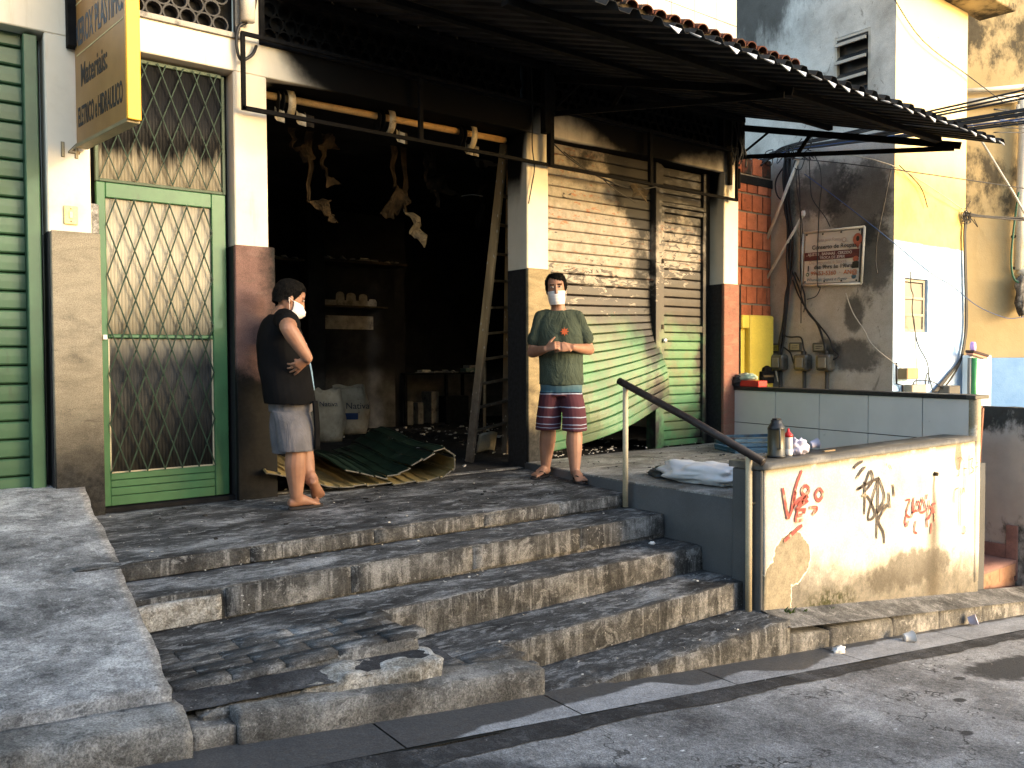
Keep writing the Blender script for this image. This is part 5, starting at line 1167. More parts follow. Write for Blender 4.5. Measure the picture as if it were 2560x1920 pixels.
while d+pitch <= acc[-1]:
    upper = d > 1.70; jit = random.uniform(-.006, .006); jy = random.uniform(-.03, .02)
    def f(u, v, d=d, upper=upper):
        prq = [(0, -.002), (.05, .010), (.11, .010), (.16, .002), (.22, .000), (.86, .000), (.90, .003), (.95, .011), (1.0, .004)]
        t, h = prq[round(v*8)]; p = pf(d+pitch*t); q = pf(d+pitch*t+.01); tg = (q-p).normalized() if (q-p).length > 1e-6 else Vector((1, 0, 0)); n = Vector((-tg.z, 0, tg.x))
        if upper: h = -h
        y = -.13+jy*(1-u)+1.75*u
        dent = .030*nz((d*1.3, u*2.2, 7), 1)+.022*abs(nz((d*4, u*5, 2), 1))+jit
        lift = ((.035*u+.03*math.sin(u*5+d*2)*u) if upper else .03*u*math.sin(d*2))+dent
        return p + n*h + Vector((.34*u + .03*nz((d, u*3, 0), 1), y+.03*nz((d*7, 3, 1), 1)*(1-u), max(.006-p.z, lift)))
    mb = MB(); mb.grid(f, 14, 8); o = mb.build('slat', GRD if upper else INS, fs, smooth=False); solidify(o, .004)
    e0 = f(0, .0); e1 = f(0, .5); e2 = f(0, 1.0); MB().tube([Vector(e0)+Vector((0, -.004, 0)), Vector(e1)+Vector((0, -.006, 0)), Vector(e2)+Vector((0, -.004, 0))], .0055, 6).build('end_clip', BARE, o)
    d += pitch; k += 1
# ------------------------------------------------------------------ sacks
def sack(label, cx, cy, r, h, seed, open_top, text, rz):
    s = tag(empty('sack', (cx, cy, .006), rz=rz), label, 'sack', None)
    m = Mat('woven_sack', .7, spec=.25); n = m.noise(6, 6, .6, m.obj)
    c = m.ramp(n, [(.3, '#96907f'), (.7, '#bcb6a4')]); x, y, z = m.xyz(m.obj)
    c = m.mix(m.sm(m.math('ADD', z, m.math('MULTIPLY', n, .3)), .30, .12), c, '#6b6350'); c = m.mix(m.math('MULTIPLY', m.sm(m.noise(14, 6, .7, m.obj), .56, .7), .5), c, '#5a5548'); m.color(c).bump(m.noise(9, 5, .7, m.obj, 1.5), .6, .02)
    mb = MB()
    def f(u, v):
        a = 2*math.pi*u; b = .82+.2*math.sin(math.pi*min(1, v*1.1))-.10*max(0, v-.6); fold = .05*nz((math.cos(a)*1.5+seed, math.sin(a)*1.5, v*3), 1.6)+.02*nz((math.cos(a)*4+seed, math.sin(a)*4, v*8), 1.5)
        q = 1+fold*2.2; ex = .75
        x = r*b*q*math.copysign(abs(math.cos(a))**ex, math.cos(a)); y = r*.72*b*q*math.copysign(abs(math.sin(a))**ex, math.sin(a))
        return (x, y, h*v*(1+.1*nz((a and math.cos(a)*2+seed, math.sin(a)*2, 0), 1)*v))
    mb.grid(f, 40, 18); o = mb.build('sack_body', m.m, s, smooth=True, merge=True); solidify(o, .006)
    if open_top:
        lump('sack_filling', 0, 0, h*.80, r*.72, r*.5, .06, seed, CHAR, s, n=10)
    else:
        mb = MB(); mb.grid(lambda u, v: Vector(f(u, 1))*(1-v)+Vector((0, 0, h*1.02))*v, 40, 4); mb.build('sack_top', m.m, s, smooth=True)
        mb = MB(); mb.grid(lambda u, v: (-r*.75+1.5*r*u, .02*math.sin(u*14)-r*.2, h*(.94+.12*v)+.015*math.sin(u*9)), 16, 2); solidify(mb.build('folded_mouth', m.m, s, smooth=True), .01)
    NAV = simple('navy_print', '#2b3444', .6); BLU = simple('blue_print', '#233a63', .6)
    text_mesh('lettering', text, .085 if open_top else .12, (-r*.30 if open_top else -r*.05, -r*.80-.012, h*(.70 if open_top else .56)), (1, 0, 0), (0, 0, 1), NAV, s, .001)
    if not open_top:
        MB().box(-r*.42, r*.55, -r*.80-.012, -r*.80-.008, h*.33, h*.47).build('print_block', BLU, s); text_mesh('lettering', 'NATIVA', .07, (-r*.62, -r*.72-.012, h*.42), (0, 0, 1), (-1, 0, 0), NAV, s, .001)
    return s
sack('open woven sack full of charred debris beside the standing man', 4.30, 3.5, .22, .63, 1.0, True, 'Nativa', R(-32))
sack('closed white woven sack with navy lettering by the back wall', 4.98, 4.30, .27, .62, 4.0, False, 'Nativa', R(-32))
# ------------------------------------------------------------------ back-wall shelves, paler patches on the wall, table
shf = tag(empty('wall_shelf'), 'burnt shelf board strewn with pale ash on the back wall', 'shelf')
MB().box(4.72, 6.0, 4.45, 4.88, 2.34, 2.375).build('board', WOODD, shf)
shf2 = tag(empty('wall_shelf'), 'burnt shelf left of the charred column', 'shelf')
MB().box(3.5, 4.40, 4.35, 4.88, 2.30, 2.33).build('board', WOODD, shf2)
def ash(name, x0, x1, y0, y1, z, n, parent, mat=None, smin=.01, smax=.05, flat=.3):
    mb = MB()
    for i in range(n):
        x, y = random.uniform(x0, x1), random.uniform(y0, y1); s = random.uniform(smin, smax)*random.random()**.5; a = random.uniform(0, 3.14); t = random.uniform(-.4, .4)
        zz_ = z(x, y) if callable(z) else z
        ux = Vector((math.cos(a)*s, math.sin(a)*s, 0)); uy = Vector((-math.sin(a)*s*.5, math.cos(a)*s*.5, t*s)); mb.obox((x, y, zz_+s*flat*.5+abs(t*s)*.5), ux, uy, (0, 0, s*flat*.5))
    return mb.build(name, mat, parent)
ASHW = simple('white_ash', '#97938a', .9, var=.3, sc=20, dirt='#4d4a44', dirt_sc=12, dirt_lo=.55); ASHD = simple('dark_ash', (.02, .02, .02), .9, var=.5)
ash('ash_flakes', 4.74, 5.9, 4.47, 4.6, 2.376, 60, shf, ASHW, .01, .06)['kind'] = 'stuff'
ash('ash_flakes', 3.9, 4.38, 4.37, 4.6, 2.331, 40, shf2, ASHW, .01, .06)['kind'] = 'stuff'
gp_ = tag(empty('pale_patch'), 'pale strips and rounded patches on the sooty back wall', 'wall mark')
MB().box(4.75, 5.72, 4.868, 4.882, 1.77, 1.85).build('pale_strip', PALEWALL, gp_)
for x0, w, h in ((5.08, .13, .12), (5.24, .15, .11), (5.44, .13, .10), (5.60, .11, .03)): MB().prism([(x0+w*.5*(1-math.cos(a))+0, 4.868, 1.85+h*math.sin(a)**.4) for a in [math.pi*k/8 for k in range(9)]], (0, .012, 0)).build('pale_shape', PALEWALL, gp_)
MB().box(4.75, 5.66, 4.866, 4.882, 1.44, 1.63).build('pale_strip', PALEWALL, gp_)
MB().box(4.70, 5.76, 4.6, 4.88, 1.735, 1.76).build('shelf_edge', WOODD, gp_)
tb_ = tag(empty('work_table'), 'blackened work table covered with ash at the back', 'table')
MB().box(6.12, 7.55, 4.75, 5.35, .775, .80).build('table_top', BLACKM, tb_)
for x, y in ((6.15, 4.8), (6.87, 4.8), (7.5, 4.8), (6.15, 5.3), (7.5, 5.3)): MB().box(x-.02, x+.02, y-.02, y+.02, .006, .774).build('leg', BLACKM, tb_)
ash('ash_flakes', 6.4, 7.5, 4.76, 4.95, .801, 70, tb_, ASHW, .01, .06)['kind'] = 'stuff'
for i, (x0, x1, z0, z1, mt, lb) in enumerate(((7.22, 7.46, .80, .86, simple('pale_teal_plastic', '#5f7069', .6), 'pale teal tray on the burnt table'), (7.28, 7.42, .862, .91, ASHW, 'ash-grey box on top of the teal tray'), (6.44, 6.58, .80, .845, ASHW, 'pale bundle of paper on the table end'))):
    tag(MB().box(x0, x1, 4.78, 4.95, z0, z1).build('burnt_box', mt, None, bevel=.006), lb, 'box')
for i, (x0, x1, z1, mt, lb) in enumerate(((6.28, 6.40, .36, PALEWALL, 'small tan can under the table at left'), (6.48, 6.58, .34, PALEWALL, 'second tan can under the table'), (6.72, 6.86, .5, PALEWALL, 'upright grey panel under the table'), (7.0, 7.42, .42, BLACKM, 'charred crate under the right of the table'))):
    tag(MB().box(x0, x1, 5.0, 5.3, .006, z1).build('burnt_tin', mt, None, bevel=.008), lb, 'tin')
# ------------------------------------------------------------------ hanging scraps of burnt ceiling
scr = [([(3.31, 3.13), (3.19, 2.93), (3.41, 2.98)], 0, 'forked charred strip hanging at upper left'), ([(3.26, 2.80), (3.30, 2.62), (3.41, 2.63), (3.35, 2.70)], 0, 'twisted burnt lining hanging below the forked strip'), ([(3.12, 2.49), (3.32, 2.50), (3.42, 2.32), (3.36, 2.30), (3.22, 2.42)], 0, 'torn brown ceiling board at left'),
       ([(3.98, 2.70), (4.06, 2.7), (4.18, 2.58), (4.05, 2.44), (3.86, 2.45), (3.87, 2.41), (4.02, 2.38), (3.99, 2.5)], 0, 'crumpled ceiling lining in the middle of the bay'), ([(4.09, 2.48), (4.14, 2.46), (4.32, 2.24), (4.28, 2.12), (4.15, 2.24), (4.11, 2.36)], 1, 'pale blade-shaped ceiling panel dangling mid bay'),
       ([(4.45, 3.12), (4.49, 3.12), (4.48, 2.9), (4.43, 2.89)], 0, 'straight burnt strip under the axle'), ([(4.34, 2.81), (4.54, 2.86), (4.76, 2.68), (4.66, 2.69), (4.42, 2.74)], 0, 'folded dark ceiling sheet right of centre'), ([(4.42, 2.72), (4.46, 2.72), (4.52, 2.55), (4.48, 2.56)], 0, 'short strip hanging from the folded sheet'),
       ([(5.04, 2.88), (5.08, 2.88), (5.09, 2.6), (5.07, 2.39), (5.03, 2.39), (5.03, 2.6)], 0, 'thin vertical strip beside the ladder'), ([(4.94, 3.13), (5.22, 3.10), (5.24, 3.05), (5.02, 3.04), (4.92, 3.07)], 1, 'grey ceiling fragment behind the ladder top'), ([(2.95, 2.93), (3.10, 2.97), (3.16, 2.84), (3.05, 2.80)], 0, 'curled dark lining near the left pier')]
SCRM = simple('scorched_lining', '#2c261f', .9, 0, .1, var=.5, sc=9, bump=.8, dirt=(.01, .0095, .009), dirt_sc=7, dirt_lo=.45); SCRP = simple('pale_lining', '#5f594d', .8, 0, .2, var=.2, sc=6, dirt='#4a4338', dirt_sc=7)
for i, (poly, pale, lb) in enumerate(scr):
    bm = bmesh.new(); vs = [bm.verts.new((x, 1.2, z)) for x, z in poly]; bm.faces.new(vs); bmesh.ops.triangulate(bm, faces=bm.faces[:]); bmesh.ops.subdivide_edges(bm, edges=bm.edges[:], cuts=5, use_grid_fill=True)
    for v in bm.verts:
        e = .045 if v.is_boundary else .012
        v.co += Vector((e*nz(v.co, 22), .13*nz(v.co+Vector((i, 0, 0)), 7)+.10*(3.1-v.co.z)*math.sin(i), e*nz(v.co+Vector((0, 5, 0)), 22)))
    me = bpy.data.meshes.new('hanging_scrap'); bm.to_mesh(me); bm.free(); o = link('ceiling_scrap', me, SCRP if pale else SCRM); solidify(o, .008); tag(o, lb, 'debris')
    p = poly[0]
    if p[1] < 3.09:
        n_ = 8; mb = MB(); mb.grid(lambda u, v: (p[0]+.05*nz((v*3+i, 0, 0), 1)+(.014+.022*v)*(u-.5)*2, 1.2+.10*(3.1-p[1])*math.sin(i)*(1-v)+.03*nz((v*4, u, i), 1), p[1]-.03+(3.12-p[1])*v), 2, n_); solidify(mb.build('hanging_strip', SCRM, o), .004)
wire_o = MB().tube(smooth_path([(4.76, 1.2, 2.69), (4.9, 1.2, 2.72), (5.04, 1.2, 2.72)], 4), .005, 5).build('ceiling_wire', ASHW); tag(wire_o, 'pale thin wire stretched between two ceiling strips', 'wire')
# ------------------------------------------------------------------ small litter (uncountable)
lit = tag(empty('litter'), 'pale ash crumbs and chips strewn on landing, steps and shop floor', 'litter', kind='stuff')
def z_st(x, y):
    if y > -1.5: return .004
    if y > -1.9: return -.085
    if y > -2.25: return -.243
    if y > -2.61: return -.43
    return -.60
PCH = simple('white_chips', '#b5b2aa', .9, var=.2, sc=20)
for args in ((.9, 4.35, -1.5, .0, .003, 110, .0015, .008), (2.4, 4.6, .1, 1.8, .008, 60, .004, .03), (4.6, 7.4, 1.0, 4.6, .008, 170, .005, .04), (.9, 4.35, -1.72, -1.55, -.086, 40, .0015, .009), (1.0, 4.35, -2.08, -1.94, -.243, 40, .0015, .009), (2.1, 4.35, -2.58, -2.3, -.43, 30, .003, .011), (2.6, 4.35, -2.9, -2.66, -.60, 25, .003, .01), (4.7, 7.4, -2.4, -.1, lambda x, y: tz(y)+.001, 60, .003, .011), (5.0, 7.3, .05, .5, .066, 110, .004, .02)):
    x0, x1, y0, y1, z, n, a, b = args; o = ash('chips', x0, x1, y0, y1, z, n, lit, PCH, a, b, .35); o['kind'] = 'stuff'
for args in ((4.75, 7.3, -1.4, -.1, lambda x, y: tz(y)+.001, 90, .003, .018), (1.2, 4.3, -1.4, .0, .003, 80, .004, .02), (4.5, 7.3, 1.0, 4.5, .008, 140, .01, .05)):
    x0, x1, y0, y1, z, n, a, b = args; o = ash('char_crumbs', x0, x1, y0, y1, z, n, lit, ASHD, a, b, .35); o['kind'] = 'stuff'
o = ash('road_chips', .5, 7.5, -4.6, -3.0, lambda x, y: zs(x)+.002, 160, lit, PCH, .0015, .007, .3); o['kind'] = 'stuff'
# ------------------------------------------------------------------ things on the wall and terrace
th = tag(empty('thermos', (4.755, -2.61, .346)), 'olive and black vacuum flask standing on the street wall', 'flask')
m = Mat('olive_flask', .35, spec=.5); m.color(m.ramp(m.noise(3, 3, .5, m.obj), [(.3, '#3b3729'), (.7, '#4a4534')])); OLV = m.m
MB().lathe([(.058, .0), (.06, .012), (.056, .016), (.056, .185), (.058, .19)], (0, 0, 0), 28).build('body', OLV, th, smooth=True)
BLKP = simple('black_plastic', (.015, .015, .016), .4, 0, .4)
MB().lathe([(.058, .186), (.056, .2), (.042, .225), (.036, .232), (.036, .248), (.031, .252), (.001, .252)], (0, 0, 0), 28).build('shoulder', BLKP, th, smooth=True)
MB().lathe([(.060, .0), (.062, .008), (.061, .016)], (0, 0, 0), 28).build('base', BLKP, th, smooth=True)
MB().tube(smooth_path([(-.03, -.045, .195), (-.05, -.062, .192), (-.058, -.07, .16), (-.058, -.07, .10), (-.052, -.066, .068), (-.035, -.05, .066)], 5), .007, 8).build('handle', simple('grey_handle', '#54524c', .4), th, smooth=True)
MB().box(-.025, .03, -.02, .02, .252, .262).build('broken_cap', BLKP, th, bevel=.004)
bt_ = tag(empty('sauce_bottle', (4.905, -2.60, .346)), 'clear squeeze bottle with pointed red cap beside the flask', 'bottle')
MB().lathe([(.027, 0), (.029, .005), (.029, .125), (.024, .132)], (0, 0, 0), 20).build('body', simple('milky_plastic', '#c4bfba', .3, 0, .5, var=.03), bt_, smooth=True)
MB().lathe([(.0275, .002), (.0295, .006), (.0295, .045), (.0275, .047)], (0, 0, 0), 20).build('sauce_remainder', WHITEP, bt_, smooth=True)
MB().lathe([(.031, .128), (.031, .145), (.024, .15), (.012, .163), (.006, .185), (.003, .187)], (0, 0, 0), 20).build('cap', simple('red_plastic', '#c42a28', .35, 0, .5), bt_, smooth=True)
def crumple(name, cx, cy, cz, rx, ry, rz, seed, mat, label, cat, n=20, amp=.5, parent=None, freq=2.2):
    mb = MB()
    def f(u, v):
        a = 2*math.pi*u; b = math.pi*(v-.5); p = Vector((math.cos(a)*math.cos(b), math.sin(a)*math.cos(b), math.sin(b)))
        k = 1+amp*nz(p+Vector((seed, 0, 0)), freq)+amp*.4*abs(nz(p+Vector((seed, 2, 0)), freq*2.5)); zq = p.z*rz*k
        return (cx+p.x*rx*k, cy+p.y*ry*k, max(cz, cz+rz*.8+zq))
    mb.grid(f, n*2, n); o = mb.build(name, mat, parent, smooth=True, merge=True); return tag(o, label, cat) if label else o
LILW = simple('thin_white_plastic', '#b9b6c9', .4, 0, .4, var=.06, sc=12)
crumple('plastic_bag', 5.02, -2.60, .346, .075, .05, .06, 3, LILW, 'crumpled whitish plastic bag beside the red-capped bottle', 'bag')
def cup(name, loc, rot, label, mat, r0=.026, r1=.036, h=.06):
    o = MB().lathe([(.001, 0), (r0, 0), (r0, .002), (r1, h), (r1+.002, h), (r1-.001, h-.001), (r0-.002, .004), (.001, .004)], (0, 0, 0), 20).build(name, mat, None, smooth=True); o.location = loc; o.rotation_euler = rot; return tag(o, label, 'cup')
cup('plastic_cup', (5.40, -2.45, .372), (R(75), 0, R(60)), 'small clear plastic cup lying on the street wall coping', LILW)
cup('plastic_cup', (5.60, -3.06, -.935), (R(82), 0, R(55)), 'white plastic cup tipped over in the gutter', WHITEP, .027, .04, .07)
cup('plastic_cup', (6.74, -2.985, -1.06), (R(70), 0, R(25)), 'lilac plastic cup lying against the kerb', LILW, .03, .042, .06)
tag(MB().box(5.28, 5.42, -2.64, -2.62, .346, .354).build('stick', WOOD, None), 'short pale wooden stick on the wall coping', 'stick')
crumple('tissue', 4.80, -3.05, -.866, .05, .03, .02, 5, WHITEP, 'scrap of white tissue in the gutter', 'tissue', 10, .8)
crumple('tissue', 4.10, -2.10, -.245, .022, .016, .012, 8, WHITEP, 'small white crumpled tissue on the third step', 'tissue', 8, .6)
lump('loose_stone', 3.74, -2.575, -.585, .028, .02, .02, 3, RISER, None, n=8); tag(bpy.data.objects['loose_stone'], 'small loose stone at the foot of a riser', 'stone')
crumple('plastic_sack', 4.80, -1.95, .094, .17, .36, .085, 6, simple('white_poly', '#c2c4c8', .45, 0, .4, var=.06, sc=8, dirt='#9b8a4a', dirt_sc=3, dirt_lo=.70), 'large white plastic sack lying on the terrace edge', 'sack', 26, .35)
crumple('burnt_bundle', 4.86, -1.52, .088, .10, .12, .035, 9, simple('burnt_cloth', '#33383a', .8, var=.5, dirt='#8d8d8a', dirt_sc=9, dirt_lo=.6), 'small burnt dark bundle beside the white sack', 'bundle', 12, .9)
tr_ = tag(empty('crate', (6.95, -.78, .078), rz=R(-25)), 'blue plastic tray on the terrace floor behind the flask', 'crate')
BLUC = simple('blue_plastic', '#2a5069', .5, 0, .4, var=.2, sc=8, dirt='#1a2428', dirt_sc=9)
MB().box(-.30, .30, -.22, .22, 0, .015).build('base', BLUC, tr_)
for i, z in enumerate((.02, .065, .11)):
    for a in ((-.3, .3, -.225, -.215), (-.3, .3, .215, .225), (-.305, -.295, -.22, .22), (.295, .305, -.22, .22)): MB().box(*a, z, z+.03).build('slat', BLUC, tr_)
# on the tiled wall near the pier
tag(MB().obox(wp(.22, .725, -.06), wd*.17, wnv*.07, Vector((0, 0, .034))).build('red_box', simple('red_card', '#b8352c', .6), None, bevel=.006), 'flat red box on the tiled wall beside the pier', 'box')
q = wp(.17, .76, -.05); crumple('wrapped_parcel', q.x, q.y, q.z, .06, .12, .042, 4, simple('green_white_wrap', '#9fb5a4', .5, 0, .4, var=.3, sc=12, dirt='#3e7d62', dirt_sc=10, dirt_lo=.6), 'green and white plastic bundle on the red box', 'bundle', 16, .4)
q = wp(.0, .69, -.02); crumple('black_bag', q.x-.02, q.y-.04, q.z, .07, .10, .07, 7, BLKP, 'black plastic bag on the tiled wall against the pier', 'bag', 14, .5)
# ------------------------------------------------------------------ weeds at the foot of the street wall
GRS = simple('weed_green', (.05, .085, .018), .8, 0, .2, var=.4, sc=30)
def weed(cx, cz, n, h, label, y=-2.80):
    mb = MB()
    for i in range(n):
        a = random.uniform(0, 6.28); L = h*random.uniform(.4, 1); w = .004+.004*random.random(); b = Vector((cx+random.uniform(-.05, .05), y+random.uniform(-.015, .015), cz)); t = Vector((math.cos(a)*L*.7, -abs(math.sin(a))*L*.4, L)); s = Vector((-math.sin(a), math.cos(a), 0))*w
        mb.add([b-s, b+s, b+t*.5+s*.9, b+t*.5-s*.9, b+t+Vector((0, 0, -L*.25))], [(0, 1, 2, 3), (3, 2, 4)])
    w = tag(empty('weed'), label, 'weed'); mb.build('leaves', GRS, w)['kind'] = 'stuff'; MB().tube([(cx, y, cz-.01), (cx, y, cz+h*.4)], .003, 5).build('stem', GRS, w)
weed(4.62, -.665, 30, .10, 'small green weed at the left foot of the street wall'); weed(4.80, -.675, 16, .05, 'sparse weed sprigs beside the bare plaster patch'); weed(5.10, -.72, 26, .055, 'mossy tuft under the black graffiti')
# ------------------------------------------------------------------ people
V = Vector
class Body:
    """overlapping lofts, fused into one continuous skin by a voxel remesh"""
    def __init__(s): s.mb = MB()
    def loft(s, rings, n=20, k=4):
        """rings: (centre, A, B) half-axis vectors; interpolated smoothly"""
        C = smooth_path([r[0] for r in rings], k); A = smooth_path([r[1] for r in rings], k); B = smooth_path([r[2] for r in rings], k); vs = []; fs = []
        for c, a, b in zip(C, A, B):
            for i in range(n): t = 2*math.pi*i/n; vs.append(c+a*math.cos(t)+b*math.sin(t))
        m = len(C)
        for j in range(m-1):
            for i in range(n): a_ = j*n+i; b_ = j*n+(i+1) % n; fs.append((a_, b_, b_+n, a_+n))
        vs += [C[0], C[-1]]; c0, c1 = m*n, m*n+1
        for i in range(n): fs.append((c0, (i+1) % n, i)); fs.append((c1, (m-1)*n+i, (m-1)*n+(i+1) % n))
        s.mb.add(vs, fs)
    def limb(s, pts, rs, n=14, k=4, flat=1.0):
        pts = [V(p) for p in pts]; rings = []
        ref = None
        for i, p in enumerate(pts):
            t = (pts[min(i+1, len(pts)-1)]-pts[max(i-1, 0)]).normalized()
            if ref is None: ref = t.orthogonal().normalized()
            ref = (ref-t*ref.dot(t)).normalized(); b = t.cross(ref); rings.append((p, ref*rs[i], b*rs[i]*flat))
        s.loft(rings, n, k); s.ball(pts[0], rs[0]*.98); s.ball(pts[-1], rs[-1]*.98)
    def ball(s, c, r, sx=1, sy=1, sz=1, n=12, ax=None):
        X, Y, Z = ax if ax else (V((1, 0, 0)), V((0, 1, 0)), V((0, 0, 1))); c = V(c)
        vs = [c-Z*r*sz]; fs = []; m = n//2
        for j in range(1, m):
            b = math.pi*(j/m-.5)
            for i in range(n): a = 2*math.pi*i/n; vs.append(c+X*(r*sx*math.cos(b)*math.cos(a))+Y*(r*sy*math.cos(b)*math.sin(a))+Z*(r*sz*math.sin(b)))
        vs.append(c+Z*r*sz); T = len(vs)-1
        for i in range(n): fs.append((0, 1+(i+1) % n, 1+i)); fs.append((T, T-n+i, T-n+(i+1) % n))
        for j in range(m-2):
            for i in range(n): a_ = 1+j*n+i; b_ = 1+j*n+(i+1) % n; fs.append((a_, b_, b_+n, a_+n))
        s.mb.add(vs, fs)
    def fuse(s, name, mat, parent, voxel=.006, smooth=3, disp=None):
        me = s.mb.mesh(name, recalc=True); tmp = bpy.data.objects.new('tmp', me); COL.objects.link(tmp)
        md = tmp.modifiers.new('r', 'REMESH'); md.mode = 'VOXEL'; md.voxel_size = voxel
        if smooth: sm_ = tmp.modifiers.new('s', 'SMOOTH'); sm_.iterations = smooth; sm_.factor = .5
        dg = bpy.context.evaluated_depsgraph_get(); out = bpy.data.meshes.new_from_object(tmp.evaluated_get(dg)); bpy.data.objects.remove(tmp, do_unlink=True)
        out.name = name; out.materials.clear()
        if disp:
            nm = [v.normal.copy() for v in out.vertices]
            for v, n_ in zip(out.vertices, nm): v.co += n_*disp(v.co, n_)
        for p in out.polygons: p.use_smooth = True
        return link(name, out, mat, parent)
def hand(b, wrist, d, pn, curl, spread=.0, s=1.0, thumb=None, lens=(.072, .08, .075, .058)):
    """d: direction wrist->knuckles, pn: palm normal (fingers curl towards it); thumb on +side"""
    wrist = V(wrist); d = V(d).normalized(); pn = V(pn); pn = (pn-d*pn.dot(d)).normalized(); sd = d.cross(pn)
    P = wrist+d*.095*s
    b.loft([(wrist-d*.01, sd*.027*s, pn*.02*s), (wrist+d*.03*s, sd*.034*s, pn*.017*s), (wrist+d*.07*s, sd*.041*s, pn*.015*s), (P+d*.004, sd*.040*s, pn*.012*s)], 14, 3)
    for i in range(4):
        o = P-d*.012*s+sd*((1.5-i)*.0205*s); dir_ = (d+sd*(1.5-i)*spread).normalized(); L = lens[i]*s; pts = [o]; a = 0; c = curl[i] if isinstance(curl, (list, tuple)) else curl
        for seg, fr in enumerate((.45, .32, .23)):
            a += c*(.75, 1.0, .8)[seg]; pts.append(pts[-1]+(dir_*math.cos(a)+pn*math.sin(a))*L*fr*1.15)
        b.limb(pts, [.0098*s, .0092*s, .0085*s, .0072*s], 8, 2)
    t0 = wrist+d*.025*s+sd*.028*s; td = V(thumb) if thumb else (sd*.75+d*.6+pn*.35); td.normalize()
    b.limb([t0, t0+td*.035*s, t0+td*.062*s+pn*.006*s, t0+td*.085*s+pn*.014*s], [.0145*s, .012*s, .0105*s, .008*s], 8, 2)
def foot(b, heel, toe, ank, s=1.0):
    """heel & toe: points on the sole; builds foot with toes"""
    heel, toe, ank = V(heel), V(toe), V(ank); d = (toe-heel).normalized(); L = (toe-heel).length; up = (ank-heel); up = (up-d*up.dot(d)).normalized(); sd = d.cross(up)
    w = .048*s
    b.loft([(heel+up*.03-d*.012, sd*.018, up*.022), (heel+up*.036+d*.02, sd*.033, up*.034), (heel+d*.09+up*.042, sd*.035, up*.040), (heel+d*(L*.60)+up*.028, sd*.044, up*.026), (heel+d*(L*.8)+up*.016, sd*w, up*.015), (heel+d*(L*.88)+up*.012, sd*w*.9, up*.011)], 16, 4)
    b.limb([ank, heel+d*.045+up*.055], [.04*s, .042*s], 12, 3)
    for i in range(5):
        o = heel+d*(L*.84-.008*i)+sd*((i-2)*.0185*s)+up*.012; b.limb([o, o+d*(L*.10-.003*i)+up*.003, o+d*(L*.165-.006*i)-up*.002], [.0115-.0008*i]*2+[.0095-.0008*i], 8, 2)
    return d, up, sd
def head(b, c, F, U, s=1.0):
    F = V(F).normalized(); U = V(U); U = (U-F*U.dot(F)).normalized(); Lf = U.cross(F); c = V(c)
    rg = [(-.122, .024, .03, .078), (-.11, .038, .0, .09), (-.085, .052, -.03, .094), (-.055, .061, -.062, .093), (-.02, .068, -.088, .090), (.02, .072, -.100, .088), (.055, .073, -.102, .090), (.085, .064, -.09, .076), (.108, .042, -.06, .046), (.118, .012, -.025, .012)]
    b.loft([(c+U*(h*s)+F*((bk+fr)/2*s), Lf*(w*s), F*((fr-bk)/2*s)) for h, w, bk, fr in rg], 24, 4)
    b.loft([(c+U*(.03*s)+F*(.084*s), Lf*.008, F*.010), (c+U*(-.005*s)+F*(.094*s), Lf*.010, F*.014), (c+U*(-.032*s)+F*(.098*s), Lf*.016, F*.018), (c+U*(-.044*s)+F*(.092*s), Lf*.012, F*.010)], 10, 3)
    for sg in (1, -1):
        b.ball(c+Lf*(sg*.075*s)-F*.008-U*.012, .03*s, .28, .62, 1.0, 12, (Lf, F, U)); b.ball(c+Lf*(sg*.030*s)+F*(.076*s)+U*(.032*s), .022, 1.2, .55, .5, 10, (Lf, F, U))
    return F, U, Lf
SKIN = Mat('skin_tan', .5, spec=.35); SKIN.color(SKIN.ramp(SKIN.noise(9, 5, .6), [(.3, '#86614d'), (.7, '#9b735d')])); SKIN.b.inputs['Subsurface Weight'].default_value = .08; SKIN.b.inputs['Subsurface Radius'].default_value = (.02, .008, .004); SKIN.bump(SKIN.noise(80, 3, .6), .1, .002); SKIN = SKIN.m
HAIR = Mat('black_hair', .8, spec=.05); HAIR.color(HAIR.ramp(HAIR.noise(40, 4, .6), [(.3, (.003, .0028, .0026)), (.7, (.007, .0065, .006))])); HAIR.bump(HAIR.noise(90, 4, .7, HAIR.scale(HAIR.pos, (1, 1, .25))), .8, .006); HAIR = HAIR.m
EYEW = simple('eye_white', '#b5aaa0', .3); EYED = simple('eye_dark', (.01, .008, .007), .3); MASKM = simple('white_face_mask', '#d2cac6', .75, 0, .2, var=.04, sc=20)
